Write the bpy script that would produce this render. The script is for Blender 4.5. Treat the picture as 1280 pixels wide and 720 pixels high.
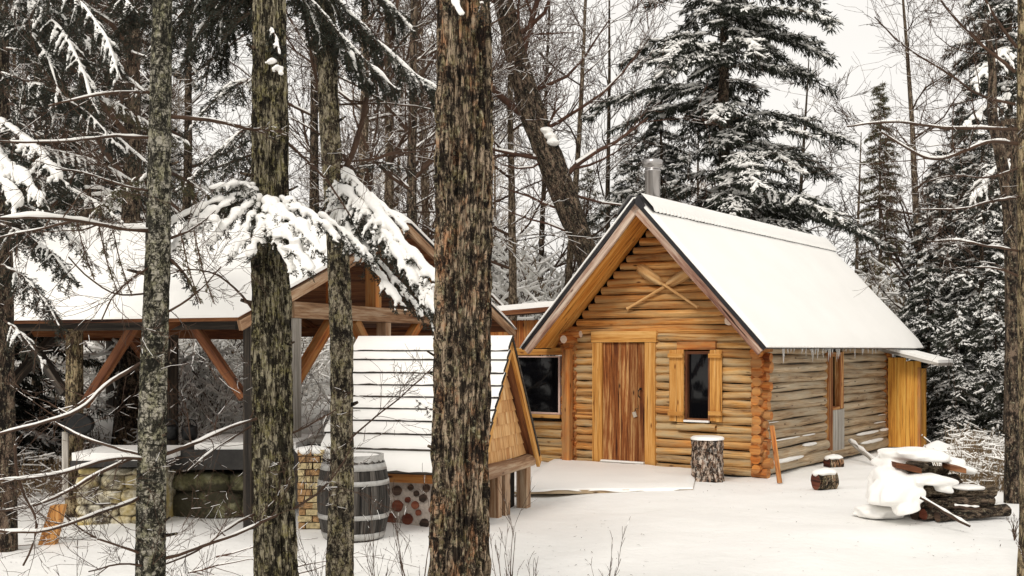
import bpy, math, random
import numpy as np
from mathutils import Vector, noise as mnoise
random.seed(7)
RNG = np.random.default_rng(11)
for o in list(bpy.data.objects): bpy.data.objects.remove(o)
S = bpy.context.scene
COL = S.collection
F, H, HZ = 1400.0, 1.7, 438.0        # focal length in photo pixels, eye height, horizon row
def PX(px, Y): return (px-640.0)/F*Y
def PZ(py, Y): return H-(py-HZ)/F*Y
def P3(px, py, Y): return np.array([PX(px, Y), Y, PZ(py, Y)])

# ------------------------------------------------------------------ camera
cam = bpy.data.cameras.new('camera'); camo = bpy.data.objects.new('camera', cam); COL.objects.link(camo)
camo.location = (0, 0, H); camo.rotation_euler = (math.radians(90), 0, 0)
cam.sensor_width = 36; cam.lens = 36*F/1280; cam.shift_y = (HZ-360)/1280
cam.clip_start = 0.05; cam.clip_end = 2000
S.camera = camo
# ------------------------------------------------------------------ sky and light
SUN_EL, SUN_AZ = 42, 205            # degrees; azimuth clockwise from +Y
w = bpy.data.worlds.new('World'); S.world = w; w.use_nodes = True
nt = w.node_tree; nt.nodes.clear()
sky = nt.nodes.new('ShaderNodeTexSky'); sky.sky_type = 'NISHITA'; sky.sun_disc = False
sky.sun_elevation = math.radians(SUN_EL); sky.sun_rotation = math.radians(SUN_AZ)
sky.air_density = 1.0; sky.dust_density = 5.0; sky.ozone_density = 1.0
hsv = nt.nodes.new('ShaderNodeHueSaturation'); hsv.inputs['Saturation'].default_value = 0.06
mixc = nt.nodes.new('ShaderNodeMix'); mixc.data_type = 'RGBA'; mixc.inputs[0].default_value = 0.86
tc = nt.nodes.new('ShaderNodeTexCoord'); nz = nt.nodes.new('ShaderNodeTexNoise'); nz.inputs['Scale'].default_value = 2.2; nz.inputs['Detail'].default_value = 5
mpw = nt.nodes.new('ShaderNodeMapping'); mpw.inputs['Scale'].default_value = (1, 1, 2.5)
cr = nt.nodes.new('ShaderNodeValToRGB')
cr.color_ramp.elements[0].position = 0.25; cr.color_ramp.elements[0].color = (8.5, 8.15, 7.65, 1)
cr.color_ramp.elements[1].position = 0.75; cr.color_ramp.elements[1].color = (9.7, 9.4, 8.95, 1)
bg = nt.nodes.new('ShaderNodeBackground'); bg.inputs[1].default_value = 0.10
out = nt.nodes.new('ShaderNodeOutputWorld')
L = nt.links.new
L(tc.outputs['Generated'], mpw.inputs[0]); L(mpw.outputs[0], nz.inputs['Vector']); L(nz.outputs[0], cr.inputs[0])
L(sky.outputs[0], hsv.inputs['Color']); L(hsv.outputs[0], mixc.inputs[6]); L(cr.outputs[0], mixc.inputs[7])
L(mixc.outputs[2], bg.inputs[0]); L(bg.outputs[0], out.inputs[0])
sl = bpy.data.lights.new('sun', 'SUN'); sl.energy = 1.35; sl.angle = math.radians(14); sl.color = (1, .945, .88)
so = bpy.data.objects.new('sun', sl); COL.objects.link(so); so.location = (0, 0, 20)
az, el = math.radians(SUN_AZ), math.radians(SUN_EL)
sd = Vector((math.sin(az)*math.cos(el), math.cos(az)*math.cos(el), math.sin(el)))
so.rotation_euler = sd.to_track_quat('Z', 'Y').to_euler()
vs = S.view_settings; vs.view_transform = 'Standard'; vs.look = 'None'; vs.gamma = 1; vs.use_curve_mapping = False
vs.exposure = 0.25
S.render.engine = 'CYCLES'
S.cycles.max_bounces = 6; S.cycles.diffuse_bounces = 4; S.cycles.glossy_bounces = 2; S.cycles.transmission_bounces = 3

# ------------------------------------------------------------------ materials
class N:
    """tiny node helper"""
    def __init__(s, name):
        s.m = bpy.data.materials.new(name); s.m.use_nodes = True; s.t = s.m.node_tree; s.t.nodes.clear()
        s.o = s.t.nodes.new('ShaderNodeOutputMaterial'); s.p = s.t.nodes.new('ShaderNodeBsdfPrincipled')
        s.t.links.new(s.p.outputs[0], s.o.inputs[0]); s.c = s.t.nodes.new('ShaderNodeTexCoord')
    def lk(s, a, b): s.t.links.new(a, b)
    def map(s, sc, src='UV', loc=(0, 0, 0), rot=(0, 0, 0)):
        n = s.t.nodes.new('ShaderNodeMapping'); n.inputs['Scale'].default_value = sc; n.inputs['Location'].default_value = loc
        n.inputs['Rotation'].default_value = rot
        s.lk(s.c.outputs[src], n.inputs[0]); return n.outputs[0]
    def noise(s, vec, scale=1, detail=4, rough=.6, dist=0):
        n = s.t.nodes.new('ShaderNodeTexNoise'); n.inputs['Scale'].default_value = scale; n.inputs['Detail'].default_value = detail
        n.inputs['Roughness'].default_value = rough; n.inputs['Distortion'].default_value = dist
        s.lk(vec, n.inputs['Vector']); return n.outputs[0]
    def voro(s, vec, scale=1, feat='F1', rnd=1):
        n = s.t.nodes.new('ShaderNodeTexVoronoi'); n.feature = feat; n.inputs['Scale'].default_value = scale
        n.inputs['Randomness'].default_value = rnd; s.lk(vec, n.inputs['Vector']); return n
    def ramp(s, fac, stops):
        n = s.t.nodes.new('ShaderNodeValToRGB'); e = n.color_ramp.elements
        while len(e) < len(stops): e.new(.5)
        for k, (p, c) in enumerate(stops):
            e[k].position = p; e[k].color = (c, c, c, 1) if not hasattr(c, '__len__') else (*c, 1)
        s.lk(fac, n.inputs[0]); return n.outputs[0]
    def mix(s, fac, a, b, mode='MIX'):
        n = s.t.nodes.new('ShaderNodeMix'); n.data_type = 'RGBA'; n.blend_type = mode
        for i, v in ((0, fac), (6, a), (7, b)):
            if hasattr(v, 'links'): s.lk(v, n.inputs[i])
            elif i == 0: n.inputs[0].default_value = v
            else: n.inputs[i].default_value = (*v, 1)
        return n.outputs[2]
    def math(s, op, a, b=0.0):
        n = s.t.nodes.new('ShaderNodeMath'); n.operation = op
        for i, v in enumerate((a, b)):
            if hasattr(v, 'links'): s.lk(v, n.inputs[i])
            else: n.inputs[i].default_value = v
        return n.outputs[0]
    def bump(s, h, strength=.5, dist=.01):
        n = s.t.nodes.new('ShaderNodeBump'); n.inputs['Strength'].default_value = strength; n.inputs['Distance'].default_value = dist
        s.lk(h, n.inputs['Height']); s.lk(n.outputs[0], s.p.inputs['Normal'])
    def fin(s, col, rough=.8, spec=.3):
        if hasattr(col, 'links'): s.lk(col, s.p.inputs['Base Color'])
        else: s.p.inputs['Base Color'].default_value = (*col, 1)
        if hasattr(rough, 'links'): s.lk(rough, s.p.inputs['Roughness'])
        else: s.p.inputs['Roughness'].default_value = rough
        s.p.inputs['Specular IOR Level'].default_value = spec
        return s.m
    def top(s):
        """1 where the surface faces the sky"""
        g = s.t.nodes.new('ShaderNodeNewGeometry'); q = s.t.nodes.new('ShaderNodeSeparateXYZ'); s.lk(g.outputs['Normal'], q.inputs[0]); return q.outputs[2]

def mk_snow(name, bscale=30, bs=.25, bd=.01):
    n = N(name); a = n.noise(n.map((1, 1, 1), 'Object'), bscale, 5); b = n.noise(n.map((1, 1, 1), 'Object'), 1.3, 3)
    col = n.mix(n.ramp(b, [(.3, 0.0), (.7, 1.0)]), (.86, .845, .81), (.90, .885, .85))
    n.bump(n.math('ADD', a, n.math('MULTIPLY', b, 4.0)), bs, bd)
    return n.fin(col, .55, .3)
def mk_wood(name, dark, mid, light, grain=26.0, weather=None, knots=True, bump=.5, var=1.0, rough=.7):
    n = N(name)
    g0 = n.noise(n.map((.5, grain*.8, 1)), 1.0, 3, .6, .3); g1 = n.noise(n.map((2.0, grain*3.2, 1), 'UV', (4, 4, 0)), 1.0, 6, .75, .2)
    g = n.math('ADD', n.math('MULTIPLY', g0, .5), n.math('MULTIPLY', g1, .5))
    col = n.ramp(g, [(.38, dark), (.49, mid), (.60, light)])
    lo = n.noise(n.map((.25, 1.1, 1)), 1.0, 2)
    col = n.mix(n.ramp(lo, [(.38, .75*var), (.56, 0.0)]), col, n.mix(.5, col, dark))
    if weather is not None:
        wn = n.noise(n.map((1.1, 5.0, 1), 'UV', (7, 3, 0)), 1.0, 5, .7)
        col = n.mix(n.ramp(wn, [(.42, 0.0), (.60, .9)]), col, n.mix(g, (weather[0]*.45, weather[1]*.42, weather[2]*.38), weather))
    crack = n.noise(n.map((.8, grain*2.4, 1), 'UV', (2, 9, 0)), 1.0, 3, .5)
    ck = n.ramp(crack, [(.30, 0.0), (.37, 1.0)])
    col = n.mix(n.math('SUBTRACT', 1.0, ck), col, (dark[0]*.3, dark[1]*.25, dark[2]*.2))
    if knots:
        v = n.voro(n.map((2.6, 8.5, 1)), 1.0)
        k = n.ramp(v.outputs['Distance'], [(.05, 1.0), (.13, 0.0)])
        col = n.mix(k, col, (dark[0]*.5, dark[1]*.4, dark[2]*.35))
    n.bump(n.math('ADD', g, ck), bump, .008)
    return n.fin(col, rough, .25)
def mk_bark(name, deep, mid, light, lichen, lich_amt=.5, vs_=(26, 5), plates=True, horiz=False, bump=1.0, red=None):
    n = N(name); sx, sy = vs_
    wv = n.noise(n.map((6, 3, 1), 'UV', (2, 6, 0)), 1.0, 3, .6)
    a = n.noise(n.map((sx, sy, 1)), 1.0, 9, .78, .35)
    r1 = n.math('ABSOLUTE', n.math('SUBTRACT', n.noise(n.map((sx*.55, sy*.35, 1), 'UV', (3, 1, 0)), 1.0, 5, .7, .3), .5))
    crk = n.ramp(r1, [(.0, 0.0), (.055, 1.0)])
    hgt = n.math('ADD', n.math('MULTIPLY', a, .80), n.math('MULTIPLY', crk, .20))
    hh = n.math('ADD', hgt, n.math('MULTIPLY', n.math('SUBTRACT', wv, .5), .45))
    col = n.ramp(hh, [(.43, deep), (.48, mid), (.55, mid), (.62, light)])
    if red is not None:
        rn = n.noise(n.map((7, 3, 1), 'UV', (1, 8, 0)), 1.0, 5, .75)
        col = n.mix(n.ramp(rn, [(.50, 0.0), (.60, .8)]), col, n.mix(1.0, col, red, 'MULTIPLY'))
    if horiz:
        hb = n.noise(n.map((9, 70, 1), 'UV'), 1.0, 5, .7)
        col = n.mix(n.ramp(hb, [(.53, 0.0), (.60, .9)]), col, deep)
    ln = n.noise(n.map((16, 10, 1), 'UV', (0, 4, 0)), 1.0, 8, .8)
    lm = n.ramp(ln, [(.55-.06*lich_amt, 0.0), (.60-.05*lich_amt, min(1.0, .8*lich_amt+.15))])
    lc = n.mix(n.noise(n.map((70, 45, 1)), 1.0, 4, .8), (lichen[0]*.25, lichen[1]*.25, lichen[2]*.2), (lichen[0]*1.3, lichen[1]*1.3, lichen[2]*1.3))
    col = n.mix(n.math('MULTIPLY', lm, n.ramp(hgt, [(.44, 0.0), (.54, 1.0)])), col, lc)
    fl = n.noise(n.map((55, 34, 1), 'UV', (6, 6, 0)), 1.0, 6, .8)
    col = n.mix(n.math('MULTIPLY', n.ramp(fl, [(.55, 0.0), (.60, .85)]), n.ramp(ln, [(.42, 0.0), (.52, 1.0)])), col, (lichen[0]*.6+.30, lichen[1]*.6+.29, lichen[2]*.6+.22))
    dk = n.noise(n.map((17, 9, 1), 'UV', (9, 2, 0)), 1.0, 9, .80)
    col = n.mix(n.ramp(dk, [(.50, 0.0), (.54, .90)]), col, (deep[0], deep[1], deep[2]))
    n.bump(hgt, bump, .03)
    return n.fin(col, .9, .15)
def mk_top(name, base, snow=(.86, .84, .81), lo=.15, hi=.45, scale=9):
    """bark with snow lying on whatever faces the sky"""
    n = N(name); q = n.noise(n.map((1, 1, 1), 'Object'), scale, 3)
    f = n.ramp(n.math('ADD', n.top(), n.math('MULTIPLY', n.math('SUBTRACT', q, .5), 1.0)), [(lo, 0.0), (hi, 1.0)])
    b2 = n.noise(n.map((1, 1, .35), 'Object'), 22, 5, .75)
    bc = n.ramp(b2, [(.32, tuple(c*.25 for c in base)), (.5, base), (.68, tuple(c*2.2 for c in base))])
    n.bump(b2, .8, .02)
    return n.fin(n.mix(f, bc, snow), .85, .2)
def mk_plain(name, c, rough=.8, var=.35, scale=20, metal=0, bump=.2):
    n = N(name); q = n.noise(n.map((1, 1, 1), 'Object'), scale, 5, .7)
    col = n.ramp(q, [(.3, tuple(v*(1-var) for v in c)), (.7, tuple(min(1, v*(1+var)) for v in c))])
    n.p.inputs['Metallic'].default_value = metal
    if bump: n.bump(q, bump, .005)
    return n.fin(col, rough, .4)

M = {}
M['snow'] = mk_snow('snow'); M['snow_ground'] = mk_snow('snow_ground', 7, .35, .03)
n = N('snow_ground_sheet')
a = n.noise(n.map((1, 1, 1), 'Object'), 14, 6); b = n.noise(n.map((1, 1, 1), 'Object'), .9, 4); sp = n.noise(n.map((1, 1, 1), 'Object', (4, 4, 0)), 3.6, 7, .8)
dist = n.t.nodes.new('ShaderNodeSeparateXYZ'); n.lk(n.c.outputs['Object'], dist.inputs[0])
leaf = n.math('MULTIPLY', n.ramp(sp, [(.70, 0.0), (.74, 1.0)]), n.ramp(n.math('MULTIPLY', n.math('ABSOLUTE', dist.outputs[0]), .08), [(.0, .55), (1.0, .9)]))
n.bump(n.math('ADD', a, n.math('MULTIPLY', b, 6.0)), .3, .03)
M['ground'] = n.fin(n.mix(leaf, n.mix(n.ramp(b, [(.3, 0.0), (.7, 1.0)]), (.84, .83, .80), (.90, .89, .865)), (.16, .10, .055)), .6, .3)
M['log'] = mk_wood('weathered_log', (.11, .045, .016), (.56, .28, .075), (.76, .53, .25), 16, weather=(.62, .48, .28), bump=.7)
M['log_warm'] = mk_wood('sheltered_log', (.13, .04, .012), (.56, .23, .05), (.78, .46, .17), 16, weather=(.56, .35, .15), bump=.7)
M['log_side'] = mk_wood('grey_weathered_log', (.13, .075, .036), (.40, .27, .15), (.64, .52, .36), 16, weather=(.56, .47, .34), bump=.8)
M['orange'] = mk_wood('orange_log', (.10, .02, .005), (.42, .12, .022), (.66, .29, .07), 13, weather=(.52, .28, .11), bump=.7)
M['plank'] = mk_wood('golden_board', (.30, .11, .022), (.58, .28, .065), (.76, .46, .17), 15, bump=.45, var=.5)
M['soffit'] = mk_wood('soffit_board', (.20, .05, .01), (.64, .26, .045), (.82, .46, .13), 9, bump=.4)
M['pad'] = mk_wood('paddle_wood', (.34, .17, .06), (.62, .36, .14), (.76, .52, .26), 12, bump=.2, var=.3, knots=False)
M['split'] = mk_wood('split_log_face', (.18, .05, .012), (.52, .24, .07), (.66, .40, .16), 11, bump=.6)
M['yellow'] = mk_wood('yellow_pine_board', (.36, .12, .02), (.66, .31, .05), (.78, .45, .10), 12, bump=.2, var=.4)
M['doorw'] = mk_wood('stained_door_board', (.045, .008, .003), (.30, .095, .022), (.70, .42, .17), 12, bump=.7)
M['barge'] = mk_wood('weathered_barge_board', (.12, .045, .03), (.34, .20, .14), (.60, .48, .38), 9, bump=.6)
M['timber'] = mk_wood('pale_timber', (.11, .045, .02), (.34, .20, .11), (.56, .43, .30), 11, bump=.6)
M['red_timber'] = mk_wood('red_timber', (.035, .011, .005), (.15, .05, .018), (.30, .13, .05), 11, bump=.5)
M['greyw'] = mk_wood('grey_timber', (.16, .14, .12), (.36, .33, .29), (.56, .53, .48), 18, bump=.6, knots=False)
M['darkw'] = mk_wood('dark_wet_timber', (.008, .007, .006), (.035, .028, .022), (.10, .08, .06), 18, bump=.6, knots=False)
M['shingle'] = mk_wood('cedar_shingle', (.36, .15, .05), (.62, .34, .13), (.78, .52, .26), 10, bump=.4, var=.8, knots=False)
M['interior'] = mk_plain('dark_interior', (.012, .010, .009), .9)
M['endcut'] = mk_plain('cut_log_end', (.72, .58, .46), .8, .15, 30)
M['endo'] = mk_wood('orange_log_end', (.12, .022, .005), (.50, .155, .025), (.72, .34, .09), 9, weather=(.50, .26, .10), bump=.6)
M['metal'] = mk_plain('dark_roof_metal', (.035, .033, .035), .45, .3, 8, .6)
M['steel'] = mk_plain('stainless_steel', (.42, .40, .39), .28, .05, 2, 1.0, 0)
M['iron'] = mk_plain('black_iron', (.02, .02, .02), .5, .3, 30, .7)
M['brass'] = mk_plain('brass_padlock', (.62, .55, .45), .35, .1, 30, .5)
M['trim'] = mk_plain('pale_pink_trim', (.70, .50, .42), .6, .15, 15)
n = N('window_glass'); n.p.inputs['Transmission Weight'].default_value = 0.0
gq = n.noise(n.map((1, 1, .4), 'Object'), 6, 3)
n.bump(gq, .05, .01)
M['glass'] = n.fin((.004, .004, .005), .04, .35)
n = N('ice'); n.p.inputs['Transmission Weight'].default_value = .55; n.p.inputs['IOR'].default_value = 1.31
M['ice'] = n.fin((.85, .84, .82), .12, .5)
n = N('rubble_stone'); q = n.noise(n.map((1, 1, 1), 'Object'), 9, 6, .7); q2 = n.noise(n.map((1, 1, 1), 'Object', (3, 3, 3)), 2.5, 4)
c = n.ramp(q, [(.36, (.035, .03, .025)), (.47, (.24, .21, .15)), (.60, (.64, .60, .48))]); c = n.mix(n.ramp(q2, [(.45, 0.0), (.62, .8)]), c, (.50, .38, .13)); n.bump(q, .8, .02)
M['stone'] = n.fin(c, .85)
n = N('mossy_stone'); q = n.noise(n.map((1, 1, 1), 'Object'), 5, 6, .75); q2 = n.noise(n.map((1, 1, 1), 'Object', (3, 3, 3)), 3.0, 4)
c = n.ramp(q, [(.3, (.03, .028, .012)), (.5, (.16, .15, .075)), (.7, (.36, .35, .24))]); c = n.mix(n.ramp(q2, [(.46, 0.0), (.54, .9)]), c, (.035, .03, .018)); n.bump(q, .8, .02)
M['moss_stone'] = n.fin(c, .85)
M['slab'] = mk_plain('wet_slate', (.022, .020, .018), .6, .7, 9, 0, .8)
M['mortar'] = mk_plain('mortar', (.42, .36, .31), .9, .3, 30)
M['cord_red'] = mk_wood('red_cordwood_end', (.03, .006, .004), (.14, .035, .018), (.26, .09, .05), 9, knots=False)
M['cord_dark'] = mk_wood('dark_cordwood_end', (.01, .008, .006), (.06, .035, .025), (.14, .09, .06), 9, knots=False)
M['brick'] = mk_plain('old_brick', (.34, .20, .09), .9, .7, 25, 0, .6)
M['brick2'] = mk_plain('pale_brick', (.50, .40, .22), .9, .6, 25, 0, .6)
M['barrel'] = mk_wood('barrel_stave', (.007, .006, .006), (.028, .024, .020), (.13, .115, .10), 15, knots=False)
M['hoop'] = mk_plain('galvanised_hoop', (.42, .41, .39), .45, .25, 18, .6)
M['bark1'] = mk_bark('spotted_grey_bark', (.012, .011, .008), (.07, .063, .045), (.42, .39, .32), (.31, .295, .18), .7, (34, 40), True, True, .8)
M['bark2'] = mk_bark('ridged_lichen_bark', (.009, .007, .005), (.10, .08, .05), (.42, .37, .26), (.34, .30, .11), .7, (75, 13), True, False, 1.0)
M['bark3'] = mk_bark('patchy_tan_bark', (.014, .011, .009), (.14, .11, .075), (.46, .40, .29), (.36, .31, .15), .8, (40, 24), True, False, .9)
M['bark4'] = mk_bark('shaggy_brown_bark', (.010, .007, .006), (.12, .085, .055), (.48, .37, .26), (.31, .27, .12), .5, (72, 13), True, False, 1.0, red=(1.05, .66, .45))
M['bark5'] = mk_bark('tan_bark', (.02, .014, .010), (.20, .14, .08), (.46, .36, .22), (.30, .27, .12), .6, (50, 12), True, False, .9)
M['bark_far'] = mk_bark('dark_far_bark', (.008, .006, .005), (.055, .038, .026), (.17, .12, .085), (.16, .13, .07), .3, (20, 6), True, False, 1.0)
M['bark_pale'] = mk_bark('pale_far_bark', (.03, .022, .015), (.15, .105, .07), (.32, .25, .18), (.24, .19, .11), .4, (18, 7), True, False, 1.0)
M['blockbark'] = mk_bark('block_bark', (.010, .006, .005), (.24, .14, .09), (.60, .48, .38), (.80, .76, .72), .6, (24, 10), True, False, 1.0)
M['twig'] = mk_plain('brown_twig', (.055, .029, .016), .85, .5, 6, 0, 0)
M['twig_red'] = mk_plain('red_brown_twig', (.065, .028, .015), .8, .5, 6, 0, 0)
M['twig_tan'] = mk_plain('tan_twig', (.17, .115, .06), .85, .5, 6, 0, 0)
M['needle'] = mk_plain('hemlock_needles', (.016, .019, .010), .7, .6, 5, 0, 0)
M['needle_far'] = mk_plain('spruce_needles', (.017, .018, .011), .8, .6, 3, 0, 0)
M['needle_br'] = mk_plain('olive_needles', (.065, .058, .024), .8, .5, 3, 0, 0)
M['leaf'] = mk_plain('dead_beech_leaves', (.30, .16, .05), .8, .4, 3, 0, 0)

# ------------------------------------------------------------------ mesh builder
class MB:
    def __init__(s): s.v = []; s.n = 0; s.f = []
    def add(s, verts, faces, mat=0, uv=None, smooth=True):
        verts = np.asarray(verts, float).reshape(-1, 3); faces = np.asarray(faces, int)
        if len(faces) == 0: return
        if uv is None:
            uv = np.stack([verts[:, 0]+.37*verts[:, 1], verts[:, 2]+.11*verts[:, 1]], 1)
        s.v.append((verts, np.asarray(uv, float))); s.f.append((faces+s.n, mat, smooth)); s.n += len(verts)
    def build(s, name, mats, parent=None, loc=None):
        me = bpy.data.meshes.new(name)
        V = np.concatenate([a for a, _ in s.v]); U = np.concatenate([b for _, b in s.v])
        nl = sum(f.size for f, _, _ in s.f); npo = sum(len(f) for f, _, _ in s.f)
        loops = np.concatenate([f.ravel() for f, _, _ in s.f])
        tot = np.concatenate([np.full(len(f), f.shape[1]) for f, _, _ in s.f])
        mi = np.concatenate([np.full(len(f), m) for f, m, _ in s.f]); sm = np.concatenate([np.full(len(f), b) for f, _, b in s.f])
        st = np.concatenate([[0], np.cumsum(tot)[:-1]])
        if loc is not None: V = V-np.asarray(loc)
        me.vertices.add(len(V)); me.vertices.foreach_set('co', V.ravel())
        me.loops.add(nl); me.loops.foreach_set('vertex_index', loops)
        me.polygons.add(npo); me.polygons.foreach_set('loop_start', st); me.polygons.foreach_set('loop_total', tot)
        me.polygons.foreach_set('material_index', mi); me.polygons.foreach_set('use_smooth', sm)
        uvl = me.uv_layers.new(name='UVMap'); uvl.data.foreach_set('uv', U[loops].ravel())
        for m in (mats if isinstance(mats, (list, tuple)) else [mats]): me.materials.append(m)
        me.update(); me.validate()
        o = bpy.data.objects.new(name, me); COL.objects.link(o)
        if loc is not None: o.location = loc
        if parent is not None:
            o.parent = parent
            if loc is None: o.location = -Vector(parent_world(parent))
            else: o.location = Vector(loc)-Vector(parent_world(parent))
        return o
    # -- shapes
    def hexa(s, p, mat=0, long=0):
        """p: 8 points, bottom ring 0-3, top ring 4-7"""
        p = np.asarray(p, float); fs = [(0, 3, 2, 1), (4, 5, 6, 7), (0, 1, 5, 4), (1, 2, 6, 5), (2, 3, 7, 6), (3, 0, 4, 7)]
        off = RNG.random(2)*40
        L_ = [np.linalg.norm(p[1]-p[0]), np.linalg.norm(p[3]-p[0]), np.linalg.norm(p[4]-p[0])]
        ax = int(np.argmax(L_)); dirs = [(p[1]-p[0])/max(L_[0], 1e-6), (p[3]-p[0])/max(L_[1], 1e-6), (p[4]-p[0])/max(L_[2], 1e-6)]
        d = dirs[ax]; o1, o2 = [dirs[i] for i in range(3) if i != ax]
        for k, f in enumerate(fs):
            q = p[list(f)]; r = q-p[0]
            e = np.cross(q[1]-q[0], q[2]-q[1]); e /= np.linalg.norm(e)+1e-9
            if abs(e@d) > .7: uv = np.stack([r@o1, r@o2], 1)
            else:
                o_ = o1 if abs(e@o1) < abs(e@o2) else o2
                uv = np.stack([r@d, r@o_], 1)
            s.add(q, [(0, 1, 2, 3)], mat, uv+off+k*.31, False)
    def box(s, o, a, b, c, mat=0):
        """corner o and three edge vectors"""
        o, a, b, c = [np.asarray(x, float) for x in (o, a, b, c)]
        if np.cross(a, b)@c < 0: a, b = b, a
        s.hexa([o, o+a, o+a+b, o+b, o+c, o+a+c, o+a+b+c, o+b+c], mat)
    def tube(s, pts, rad, sides=8, mat=0, cap=True, capmat=None, wob=0.0, sq=1.0, ph=None, up=(0, 0, 1), swap=False):
        pts = np.asarray(pts, float); k = len(pts); rad = np.broadcast_to(np.asarray(rad, float), (k,))
        t = np.gradient(pts, axis=0); t /= np.linalg.norm(t, axis=1)[:, None]+1e-9
        up = np.asarray(up, float)
        ref = np.where(np.abs(t@up)[:, None] > .95, np.array([[1., 0, 0]]), up[None])
        a = np.cross(t, ref); a /= np.linalg.norm(a, axis=1)[:, None]+1e-9; b = np.cross(a, t)
        th = np.arange(sides)/sides*2*math.pi+(RNG.random()*6 if ph is None else ph)
        rr = rad[:, None]*(1+wob*(RNG.random((k, sides))-.5)*2)
        V = pts[:, None]+rr[..., None]*(np.cos(th)[None, :, None]*a[:, None]+sq*np.sin(th)[None, :, None]*b[:, None])
        Ls = np.concatenate([[0], np.cumsum(np.linalg.norm(np.diff(pts, axis=0), axis=1))])
        off = RNG.random(2)*50; r0 = rad.mean()
        # seam column duplicated for uv
        V2 = np.concatenate([V, V[:, :1]], 1); U = np.stack([np.repeat(Ls[:, None], sides+1, 1)+off[0], np.repeat((np.arange(sides+1)/sides*2*math.pi*r0)[None], k, 0)+off[1]], 2)
        i, j = np.meshgrid(np.arange(k-1), np.arange(sides), indexing='ij'); q = i*(sides+1)+j
        fs = np.stack([q, q+1, q+sides+2, q+sides+1], -1).reshape(-1, 4)
        if swap: U = U[..., ::-1]
        s.add(V2.reshape(-1, 3), fs[:, ::-1], mat, U.reshape(-1, 2), True)
        if cap:
            cm = mat if capmat is None else capmat
            for e, idx in ((0, np.arange(sides)), (-1, np.arange(sides)[::-1])):
                ctr = pts[e]; ring = V[e]
                vv = np.concatenate([[ctr], ring]); uvv = np.stack([(vv-ctr)@a[e], (vv-ctr)@b[e]], 1)+off
                fl = [(0, 1+idx[m], 1+idx[(m+1) % sides]) for m in range(sides)]
                s.add(vv, fl, cm, uvv, False)
    def segs(s, A, B, ra, rb, sides=3, mat=0):
        A = np.asarray(A, float).reshape(-1, 3); B = np.asarray(B, float).reshape(-1, 3); n_ = len(A)
        if n_ == 0: return
        ra = np.broadcast_to(ra, (n_,)); rb = np.broadcast_to(rb, (n_,))
        d = B-A; L_ = np.linalg.norm(d, axis=1); d = d/(L_[:, None]+1e-9)
        a = np.cross(d, np.array([[0, 0, 1.]])); m = np.linalg.norm(a, axis=1); a[m < .05] = (1, 0, 0); a /= np.linalg.norm(a, axis=1)[:, None]; b = np.cross(a, d)
        th = np.arange(sides)/sides*2*math.pi+math.pi/2+(math.pi/sides if sides == 3 else 0)
        c_ = np.cos(th)[None, :, None]*a[:, None]+np.sin(th)[None, :, None]*b[:, None]
        V = np.concatenate([A[:, None]+ra[:, None, None]*c_, B[:, None]+rb[:, None, None]*c_], 1)
        j = np.arange(sides); fs = np.stack([j, (j+1) % sides, (j+1) % sides+sides, j+sides], -1)
        fs = (np.arange(n_)[:, None, None]*2*sides+fs[None]).reshape(-1, 4)
        s.add(V.reshape(-1, 3), fs, mat, None, sides > 3)
    def blades(s, A, B, wv, mat=0):
        """flat diamond leaves from A to B, half-width vector wv"""
        n_ = len(A)
        if n_ == 0: return
        m = A+(B-A)*.45; V = np.stack([A, m+wv, B, m-wv], 1).reshape(-1, 3)
        s.add(V, np.arange(4*n_).reshape(-1, 4), mat, None, False)
    def blobs(s, C, R, sq=.6, mat=0, sides=6, flat=None):
        """squashed faceted lumps"""
        C = np.asarray(C, float).reshape(-1, 3); n_ = len(C)
        if n_ == 0: return
        R = np.broadcast_to(R, (n_,)).reshape(n_)
        th = np.arange(sides)/sides*2*math.pi
        lv = [(-.88, .42), (-.45, .86), (.1, 1.0), (.62, .74)]; nl = len(lv)
        rows = [np.stack([np.cos(th+q*.4)*w_, np.sin(th+q*.4)*w_, np.full(sides, z_*sq)], 1) for q, (z_, w_) in enumerate(lv)]
        T = np.concatenate(rows+[np.array([[0, 0, .98*sq]])])
        V = C[:, None]+R[:, None, None]*T[None]*(1+.22*(RNG.random((n_, len(T), 1))-.5))
        j = np.arange(sides); qb = np.stack([j, (j+1) % sides, (j+1) % sides+sides, j+sides], -1); q1 = np.concatenate([qb+k*sides for k in range(nl-1)])
        t1 = np.stack([j+(nl-1)*sides, (j+1) % sides+(nl-1)*sides, np.full(sides, nl*sides)], -1)
        nb = len(T); base = np.arange(n_)[:, None, None]*nb
        VV = V.reshape(-1, 3); k0 = s.n
        s.add(VV, (base+q1[None]).reshape(-1, 4), mat, None, True)
        s.f.append(((base+t1[None]).reshape(-1, 3)+k0, mat, True)); s.f.append(((base+j[::-1][None, None]).reshape(-1, sides)+k0, mat, False))

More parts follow.
